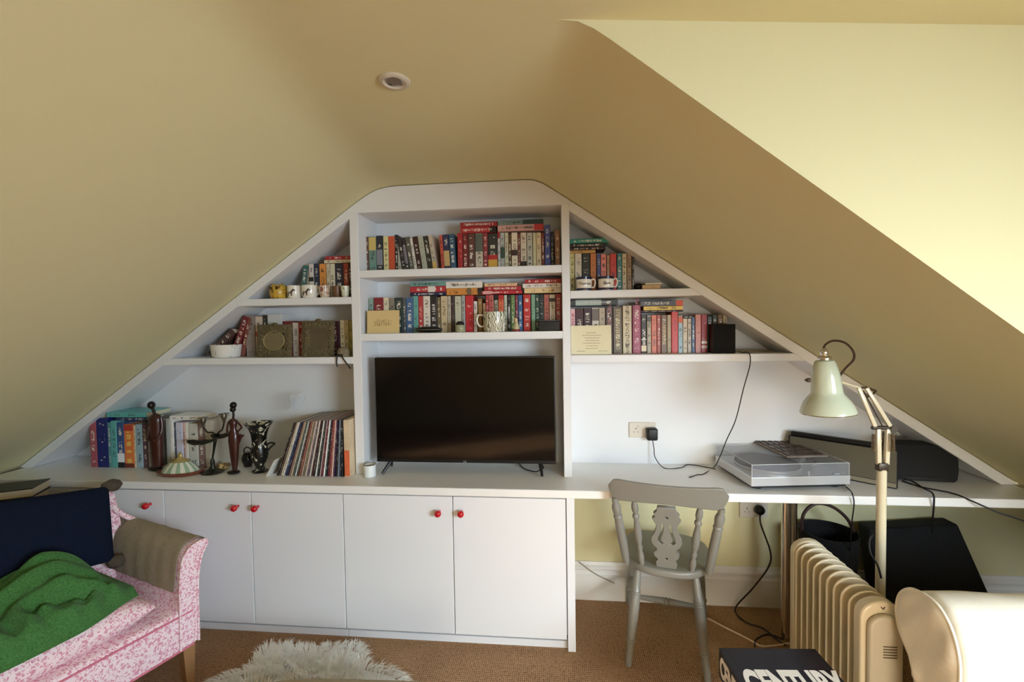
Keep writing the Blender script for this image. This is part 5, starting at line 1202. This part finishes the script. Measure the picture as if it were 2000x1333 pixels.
# ---------------------------------------------------------------- pink patterned settee, left
def floral():
    m = bpy.data.materials.new('pink_floral_linen'); m.use_nodes = True; nt, b = nodes(m); b.inputs['Roughness'].default_value = .9; b.inputs['Specular IOR Level'].default_value = .15
    tc = nt.nodes.new('ShaderNodeTexCoord'); n0 = nt.nodes.new('ShaderNodeTexNoise'); n0.inputs['Scale'].default_value = 34; n0.inputs['Detail'].default_value = 2
    nt.links.new(tc.outputs['Object'], n0.inputs['Vector'])
    ad = nt.nodes.new('ShaderNodeMix'); ad.data_type = 'VECTOR'; ad.inputs[0].default_value = .06; nt.links.new(tc.outputs['Object'], ad.inputs[4]); nt.links.new(n0.outputs['Color'], ad.inputs[5])
    v = nt.nodes.new('ShaderNodeTexVoronoi'); v.feature = 'DISTANCE_TO_EDGE'; v.inputs['Scale'].default_value = 50; nt.links.new(ad.outputs[1], v.inputs['Vector'])
    v2 = nt.nodes.new('ShaderNodeTexVoronoi'); v2.inputs['Scale'].default_value = 40; nt.links.new(ad.outputs[1], v2.inputs['Vector'])
    n = nt.nodes.new('ShaderNodeTexNoise'); n.inputs['Scale'].default_value = 95; n.inputs['Detail'].default_value = 1; nt.links.new(tc.outputs['Object'], n.inputs['Vector'])
    a = nt.nodes.new('ShaderNodeMath'); a.operation = 'GREATER_THAN'; nt.links.new(v.outputs['Distance'], a.inputs[0]); a.inputs[1].default_value = .10
    c_ = nt.nodes.new('ShaderNodeMath'); c_.operation = 'GREATER_THAN'; nt.links.new(n.outputs['Fac'], c_.inputs[0]); c_.inputs[1].default_value = .47
    mu = nt.nodes.new('ShaderNodeMath'); mu.operation = 'MULTIPLY'; nt.links.new(a.outputs[0], mu.inputs[0]); nt.links.new(c_.outputs[0], mu.inputs[1])
    mx = nt.nodes.new('ShaderNodeMix'); mx.data_type = 'RGBA'; mx.inputs[6].default_value = (*s2l((250, 226, 228)), 1); mx.inputs[7].default_value = (*s2l((224, 156, 174)), 1)
    nt.links.new(mu.outputs[0], mx.inputs[0]); nt.links.new(mx.outputs[2], b.inputs['Base Color'])
    bp = nt.nodes.new('ShaderNodeBump'); bp.inputs['Strength'].default_value = .2; bp.inputs['Distance'].default_value = .003; n5 = nt.nodes.new('ShaderNodeTexNoise'); n5.inputs['Scale'].default_value = 18; nt.links.new(tc.outputs['Object'], n5.inputs['Vector']); nt.links.new(n5.outputs['Fac'], bp.inputs['Height']); nt.links.new(bp.outputs[0], b.inputs['Normal'])
    return m
FL = floral(); TAUPE = mat('taupe_felt', (164, 150, 128), .95, spec=.1, bump=.4, bscale=220, var=.18, vscale=60)
NAVYC = mat('navy_wool', (24, 31, 48), .95, spec=.08, bump=.5, bscale=260, var=.15, vscale=90)
FUR = mat('brown_tassel', (92, 80, 68), .95, spec=.1, bump=1, bscale=140, var=.4, vscale=80)
# settee frame: local x = depth (towards its front), local -y = along its length towards the camera side
sf = empty('settee', (-1.585, 1.80, 0), rz=-.335); tag(sf, 'pink and white patterned settee with scrolled arm, at the lower left', 'settee')
LEN = 1.45
# seat rail / skirt
bm = bmesh.new(); rbox(bm, -.56, -.004, -LEN, -.004, .185, .365, .018, 3); obj('seat_frame', bm, FL, sf, True)
bm = bmesh.new(); tube(bm, [(-.001, -.02, .345), (-.001, -LEN, .345)], .004, 6); tube(bm, [(-.002, -.02, .195), (-.002, -LEN, .195)], .004, 6); obj('piping', bm, mat('pink_piping', (214, 120, 140), .8), sf, True)
# seat cushion, slightly crowned
def cushion(bm, lx, ly, lz, n=14, p=3.2, wr=0, seed=1):
    rr = random.Random(seed); ph = [rr.uniform(0, 6) for _ in range(4)]
    g_ = {}
    for s in (1, -1):
        for i in range(n+1):
            for j in range(n+1):
                if s == -1 and (i in (0, n) or j in (0, n)): g_[(s, i, j)] = g_[(1, i, j)]; continue
                u = 2*i/n-1; v = 2*j/n-1; h = (1-abs(u)**p)**.5*(1-abs(v)**p)**.5
                k = 1-.05*(1-abs(u))*(abs(v) > .8)-.0
                w = wr*(math.sin(u*9+v*5+ph[0])+math.sin(v*12-u*4+ph[1]))*h
                g_[(s, i, j)] = bm.verts.new((u*lx/2*(1-.05*(1-v*v)*0), v*ly/2, s*lz/2*h+w))
    for s in (1, -1):
        for i in range(n):
            for j in range(n):
                q = [g_[(s, i, j)], g_[(s, i+1, j)], g_[(s, i+1, j+1)], g_[(s, i, j+1)]]; bm.faces.new(q if s == 1 else q[::-1])
bm = bmesh.new(); t = bmesh.new(); cushion(t, .50, LEN-.13, .15, wr=.003, p=5); merge(bm, t, T(-.262, -LEN/2-.045, .425)); o = obj('seat_cushion', bm, FL, sf, 'all'); sub(o, 1, 2)
# back: raked panel, ends in a tapering upright behind the arm
bm = bmesh.new(); secs = []
for i in range(13):
    y = -.015-i/12*(LEN-.015); rise = .80-.02+.01*math.sin(i); secs.append([(-.50, y, .20), (-.575, y, .20), (-.665, y, rise-.02), (-.655, y, rise), (-.620, y, rise+.004), (-.600, y, rise-.015), (-.540, y, .58), (-.505, y, .45)])
loft(bm, secs); o = obj('back', bm, FL, sf, True); bev(o, .008, 2)
# arm: front panel flaring outward at the top, inside covered by a taupe cloth
def armsec(x, wob=0):
    flare = .045
    return [(x, -.075, .20), (x, -.002, .20), (x, .002, .45), (x, .020, .56), (x, .048, .612), (x, .040, .632), (x, .010, .634), (x, -.030, .618), (x, -.058, .57), (x, -.070, .46)]
bm = bmesh.new(); loft(bm, [[tuple(q) for q in [Vector((x, -.075, .20)), Vector((x, -.002, .20))]+spline(armsec(x)[2:], 4)] for x in (-.54, -.25, .0)]); o = obj('arm', bm, FL, sf, True); bev(o, .006, 2)
bm = bmesh.new(); tube(bm, [(.002, q.y, q.z) for q in spline([(0, -.001, .20)]+armsec(0)[2:], 4)]+[(.002, -.075, .2)], .0045, 8); obj('arm_piping', bm, FL, sf, True)
bm = bmesh.new(); tube(bm, [(-.54, .05, .615), (-.545, .0, .66), (-.57, -.03, .70), (-.60, -.035, .74)], .012, 8, smooth=6); obj('arm_join', bm, FL, sf, True)
for x, y in ((-.035, -.035), (-.035, -LEN+.04), (-.53, -.035), (-.53, -LEN+.04)):
    bm = bmesh.new(); v0 = [(-.024, -.024), (.024, -.024), (.024, .024), (-.024, .024)]
    A = [bm.verts.new((x+p[0], y+p[1], .186)) for p in v0]; B = [bm.verts.new((x+p[0]*.62+(.012 if x > -.2 else -.03), y+p[1]*.62, .001)) for p in v0]
    fs = [bm.faces.new(A), bm.faces.new(B[::-1])]+[bm.faces.new((A[i], B[i], B[(i+1) % 4], A[(i+1) % 4])) for i in range(4)]; bmesh.ops.recalc_face_normals(bm, faces=fs)
    obj('leg', bm, mat('light_beech_leg', (158, 118, 78), .4, var=.2, vscale=8, stretch=(1, 1, .1)), sf)
# taupe arm cloth
bm = bmesh.new(); prof_ = [(-.078, .445), (-.077, .47), (-.064, .575), (-.034, .627), (.010, .643), (.042, .640), (.056, .618)]
g_ = []
for i in range(19):
    x = -.545+i/18*.52; g_.append([bm.verts.new((x+.012*math.sin(k*1.3)*(i == 18), y+.002*math.sin(i*1.9+k), z+.002*math.sin(i*1.3+k*2))) for k, (y, z) in enumerate(prof_)])
for A, B in zip(g_, g_[1:]):
    for k in range(len(A)-1): bm.faces.new((A[k], B[k], B[k+1], A[k+1]))
o = obj('arm_cover', bm, TAUPE, None, 'all'); md = o.modifiers.new('t', 'SOLIDIFY'); md.thickness = .004; md.offset = 1; sub(o, 1, 2)
o.matrix_world = sf.matrix_world @ Matrix() if False else Matrix.Translation(sf.location) @ RZ(-.335); tag(o, 'taupe felt cloth laid over the arm of the pink settee', 'arm cloth')
MS = Matrix.Translation((-1.585, 1.80, 0)) @ RZ(-.335)
# navy cushion leaning on the back
cu_ = empty('cushion', (0, 0, 0)); tag(cu_, 'large navy cushion with brown tassels leaning on the back of the pink settee', 'cushion')
# corners measured: right top near the back post, right bottom on the seat; runs off to the left
crt = atZ(232, 962, .80); crb = MS @ Vector((-.42, -.10, .50))
ux = (MS.to_3x3() @ Vector((0, -1, -.10))).normalized()
vtop = MS @ Vector((-.585, -.035, .828)); vbot = MS @ Vector((-.42, -.095, .510))
up = (vtop-vbot); hgt = up.length; up.normalize(); nrm = ux.cross(up).normalized(); ux2 = up.cross(nrm).normalized()
Mx = Matrix((ux2, up, nrm)).transposed().to_4x4(); WL = .62
cen = (vtop+vbot)/2 + ux2*(WL/2) + nrm*.0; Mx.translation = cen
cu_.matrix_world = Mx
bm = bmesh.new(); cushion(bm, WL, hgt, .12, wr=.001, p=3.4); o = obj('cover', bm, NAVYC, cu_, 'all'); sub(o, 1, 2)
for sx, sy in ((-1, 1), (-1, -1)):
    bm = bmesh.new(); rr = random.Random(4+sy)
    t = bmesh.new(); bmesh.ops.create_icosphere(t, subdivisions=3, radius=.034)
    for v in t.verts: v.co *= 1+.16*rr.random()
    t.transform(Matrix.Diagonal((1.1, .8, .8, 1))); t.transform(T(sx*WL/2, sy*(hgt/2-.004), .01)); merge(bm, t); obj('tassel', bm, FUR, cu_, 'all')
# green throw heaped on the seat
GRN = bpy.data.materials.new('green_mohair'); GRN.use_nodes = True; nt, b = nodes(GRN); b.inputs['Roughness'].default_value = .95; b.inputs['Specular IOR Level'].default_value = .1; b.inputs['Sheen Weight'].default_value = .08
tc = nt.nodes.new('ShaderNodeTexCoord'); n = nt.nodes.new('ShaderNodeTexNoise'); n.inputs['Scale'].default_value = 160; n.inputs['Detail'].default_value = 6; n.inputs['Roughness'].default_value = .7; nt.links.new(tc.outputs['Object'], n.inputs['Vector'])
cr = nt.nodes.new('ShaderNodeValToRGB'); cr.color_ramp.elements[0].position = .3; cr.color_ramp.elements[1].position = .75; cr.color_ramp.elements[0].color = (*s2l((48, 92, 46)), 1); cr.color_ramp.elements[1].color = (*s2l((92, 142, 78)), 1)
nt.links.new(n.outputs['Fac'], cr.inputs[0]); nt.links.new(cr.outputs[0], b.inputs['Base Color']); bp = nt.nodes.new('ShaderNodeBump'); bp.inputs['Strength'].default_value = .5; bp.inputs['Distance'].default_value = .004; nt.links.new(n.outputs['Fac'], bp.inputs['Height']); nt.links.new(bp.outputs[0], b.inputs['Normal'])
bm = bmesh.new(); N = 96; M_ = 60; rr = random.Random(9)
def smooth(t): t = max(0, min(1, t)); return t*t*(3-2*t)
top = []; bot = []
for i in range(N+1):
    ra, rb = [], []
    for j in range(M_+1):
        u = i/N; v_ = j/M_            # u along the settee (0 = arm end), v from back (0) to front (1)
        y = -.17-u*.95; x = -.50+v_*.47+.0*u
        edge = min(u/.10, (1-u)/.05, v_/.10, (1-v_)/.10); e = smooth(edge)
        hill = .135*math.exp(-(((u-.20)/.15)**2+((v_-.36)/.34)**2)) + .06*math.exp(-(((u-.50)/.22)**2+((v_-.5)/.4)**2)) + .035
        d1 = (v_-.15)*1.6-(u-.20)*2.6; fold = .026*(1-abs(math.sin(d1*6+1.5*math.sin(u*7)+.8*math.sin(v_*9))))*math.exp(-((u-.26)/.26)**2) - .010
        fold += .016*math.sin((u*1.9+v_*1.6)*11+1.6*math.sin(v_*6+u*4))*math.exp(-((u-.25)/.28)**2); fold += .010*(1-abs(math.sin((u*2.2-v_*1.3)*8+2*math.sin(u*9))))
        mx_ = (u-.25)*.95; my_ = (v_-.85)*.47; rr_ = math.hypot(mx_, my_); an_ = math.atan2(my_, mx_); fold = .4*fold+.021*math.sin(rr_*78+1.2*math.sin(an_*2.5)+.7*math.sin(an_*5+2))*math.exp(-(rr_/.30)**2)*smooth(rr_*14)+.009*math.sin((u*1.5+v_)*19+2*math.sin(u*8)); fold += .004*math.sin(v_*22+u*14)*smooth(u*3); fold += .003*math.sin(u*60+v_*17)
        crown = .50 if 0 else .425+.078*max(0, (1-abs(2*v_-1)**5)) ** .5
        crown = .504-(.03*smooth((v_-.88)/.12))
        # front edge hangs in a curve: wider towards the middle
        x2 = x+ (.030*math.sin(u*math.pi*1.1) if v_ > .5 else 0)*(v_-.5)*2 - .06*(1-smooth(u/.25))*v_
        z = crown+(hill+fold)*e
        ra.append(bm.verts.new((x2, y, z))); rb.append(bm.verts.new((x2, y, crown-.002)) if 0 < i < N and 0 < j < M_ else ra[-1])
    top.append(ra); bot.append(rb)
for i in range(N):
    for j in range(M_):
        bm.faces.new((top[i][j], top[i][j+1], top[i+1][j+1], top[i+1][j]))
        try: bm.faces.new((bot[i][j], bot[i+1][j], bot[i+1][j+1], bot[i][j+1]))
        except ValueError: pass
bmesh.ops.recalc_face_normals(bm, faces=bm.faces[:])
o = obj('throw_blanket', bm, GRN, None, 'all'); o.matrix_world = MS; sub(o, 0, 1); tag(o, 'rumpled green mohair throw heaped on the seat of the pink settee', 'blanket')
# side table behind the settee with two dark books
tb = empty('side_table', (-2.71, 1.93, 0), rz=.12); tag(tb, 'small dark side table between the settee and the cabinets, carrying two books', 'table')
DW = mat('dark_table_wood', (44, 32, 26), .4)
bm = bmesh.new(); rbox(bm, -.20, .20, -.12, .12, .697, .722, .004); obj('table_top', bm, DW, tb)
for sx in (-1, 1):
    for sy in (-1, 1): bm = bmesh.new(); rbox(bm, sx*.17-.015, sx*.17+.015, sy*.10-.012, sy*.10+.012, .001, .6965, .002); obj('leg', bm, DW, tb)
z = .7226
for k, (zb2, zt_) in enumerate(((.0, .042), (.0425, .088))):
    q = atZ(52 if k else 50, 978 if k else 992, z+zb2)
    o = empty('book', (-2.722+(.006 if k else 0), 1.928, z+zb2), rz=(.50 if k else .46)); tag(o, ('black-topped art book on the side table, upper of two' if k else 'black-topped art book on the side table, lower of two'), 'book')
    h_ = zt_-zb2; bm = bmesh.new(); bw_, bd_ = .15, .08
    rbox(bm, -bw_, bw_, -bd_, bd_, h_-.005, h_, .001, 1); rbox(bm, -bw_, bw_, -bd_, bd_, 0, .005, .001, 1); rbox(bm, -bw_, -bw_+.005, -bd_, bd_, .004, h_-.004, .001, 1); obj('cover', bm, mat('black_board_cover', (26, 26, 28), .4), o)
    bm = bmesh.new(); box(bm, -bw_+.006, bw_-.004, -bd_+.004, bd_-.004, .0052, h_-.0052); obj('pages', bm, PAGES, o)
# ---------------------------------------------------------------- sheepskin
WOOL = mat('sheepskin_wool', (253, 251, 244), .95, spec=.15, var=.03, vscale=12)
rr = random.Random(21)
def in_skin(x, y):
    cx, cy = -1.12, 1.825; dx = (x-cx)/.385; dy = (y-cy)/.22; a = math.atan2(dy, dx); r_ = math.hypot(dx, dy)
    lim = 1+.06*math.cos(3*a+.6)+.13*math.cos(6*a-1.2)
    return r_/lim
bm = bmesh.new(); nA, nR = 60, 14; rows_ = []
cx, cy = -1.12, 1.825
for i in range(nA):
    a = 2*math.pi*i/nA; lim = 1+.06*math.cos(3*a+.6)+.13*math.cos(6*a-1.2); c = []
    for k in range(1, nR+1):
        s = k/nR; c.append(bm.verts.new((cx+.365*lim*s*math.cos(a), cy+.205*lim*s*math.sin(a), .002+.030*(1-s**4))))
    rows_.append(c)
cv = bm.verts.new((cx, cy, .032))
for i in range(nA):
    A = rows_[i]; B = rows_[(i+1) % nA]; bm.faces.new((cv, A[0], B[0]))
    for k in range(nR-1): bm.faces.new((A[k], A[k+1], B[k+1], B[k]))
o = obj('sheepskin_rug', bm, WOOL, None, 'all'); tag(o, 'shaggy off-white sheepskin rug on the carpet in front of the cabinets', 'rug')
bm = bmesh.new(); lock = {}
for n_ in range(9500):
    x = cx+rr.uniform(-.5, .5); y = cy+rr.uniform(-.27, .27); s = in_skin(x, y)
    if s > 1: continue
    key = (int(x*34+2*math.sin(y*40)), int(y*34)); 
    if key not in lock: lock[key] = (rr.uniform(-1, 1), rr.uniform(-1, 1))
    lx, ly = lock[key]; ox, oy = (x-cx)/.385, (y-cy)/.22
    L = rr.uniform(.035, .060); dirx = .55*lx+1.0*ox*s; diry = .45*ly+.9*oy*s; hz = .62-.38*s
    d = Vector((dirx, diry, hz*1.6+.15)).normalized(); w = rr.uniform(.0010, .0019); sd = Vector((-d.y, d.x, 0)).normalized() if abs(d.x)+abs(d.y) > .01 else Vector((1, 0, 0))
    b0 = Vector((x, y, .012+.018*(1-s**4))); p1 = b0+d*L*.55; p2 = p1+(d+Vector((.5*lx+.5*ox, .5*ly+.4*oy, -.75))).normalized()*L*.5
    p2.z = max(p2.z, .004); v = [bm.verts.new(b0-sd*w), bm.verts.new(b0+sd*w), bm.verts.new(p1+sd*w), bm.verts.new(p1-sd*w), bm.verts.new(p2)]
    bm.faces.new((v[0], v[1], v[2], v[3])); bm.faces.new((v[3], v[2], v[4]))
f = obj('fleece', bm, WOOL, o, 'all'); f['kind'] = 'stuff'
# beige footstool at the bottom edge
bm = bmesh.new(); t = bmesh.new(); cushion(t, .74, .52, .17, n=18, p=4); 
o = empty('footstool', (-.70, 1.275, 0), rz=.05); tag(o, 'low beige upholstered footstool in front of the sheepskin, mostly below the picture', 'footstool')
bm = bmesh.new(); merge(bm, t, T(0, 0, .262)); c_ = obj('cushion', bm, mat('beige_velvet', (176, 162, 134), .9, bump=.4, bscale=200, var=.06, vscale=20), o, 'all'); sub(c_, 1, 2)
bm = bmesh.new(); rbox(bm, -.30, .30, -.21, .21, .08, .19, .01); obj('body', bm, mat('beige_velvet', (176, 162, 134)), o)
for sx in (-1, 1):
    for sy in (-1, 1): bm = bmesh.new(); lathe(bm, [(.014, 0), (.02, .08)], 14, T(sx*.25, sy*.18, .001)); obj('leg', bm, DW, o, True)
# ---------------------------------------------------------------- ceiling downlight
dl = empty('downlight', (-.474, 1.338, ZC)); tag(dl, 'white recessed downlight in the flat ceiling, unlit', 'ceiling light')
DLW = mat('downlight_white', (206, 196, 176), .35)
bm = bmesh.new(); lathe(bm, [(.047, -.0002), (.047, -.003), (.044, -.006), (.034, -.0075), (.030, -.005), (.026, -.0012)], 40, cap=False); obj('trim_ring', bm, DLW, dl, True)
bm = bmesh.new(); lathe(bm, [(.0, -.0018), (.0265, -.0018), (.0265, -.0014), (0, -.0014)], 32); obj('lamp', bm, mat('downlight_lens', (130, 120, 108), .25), dl, True)
bm = bmesh.new(); lathe(bm, [(.0275, -.0035), (.0225, -.0022)], 32, cap=False); obj('inner_ring', bm, CHROME, dl, True)
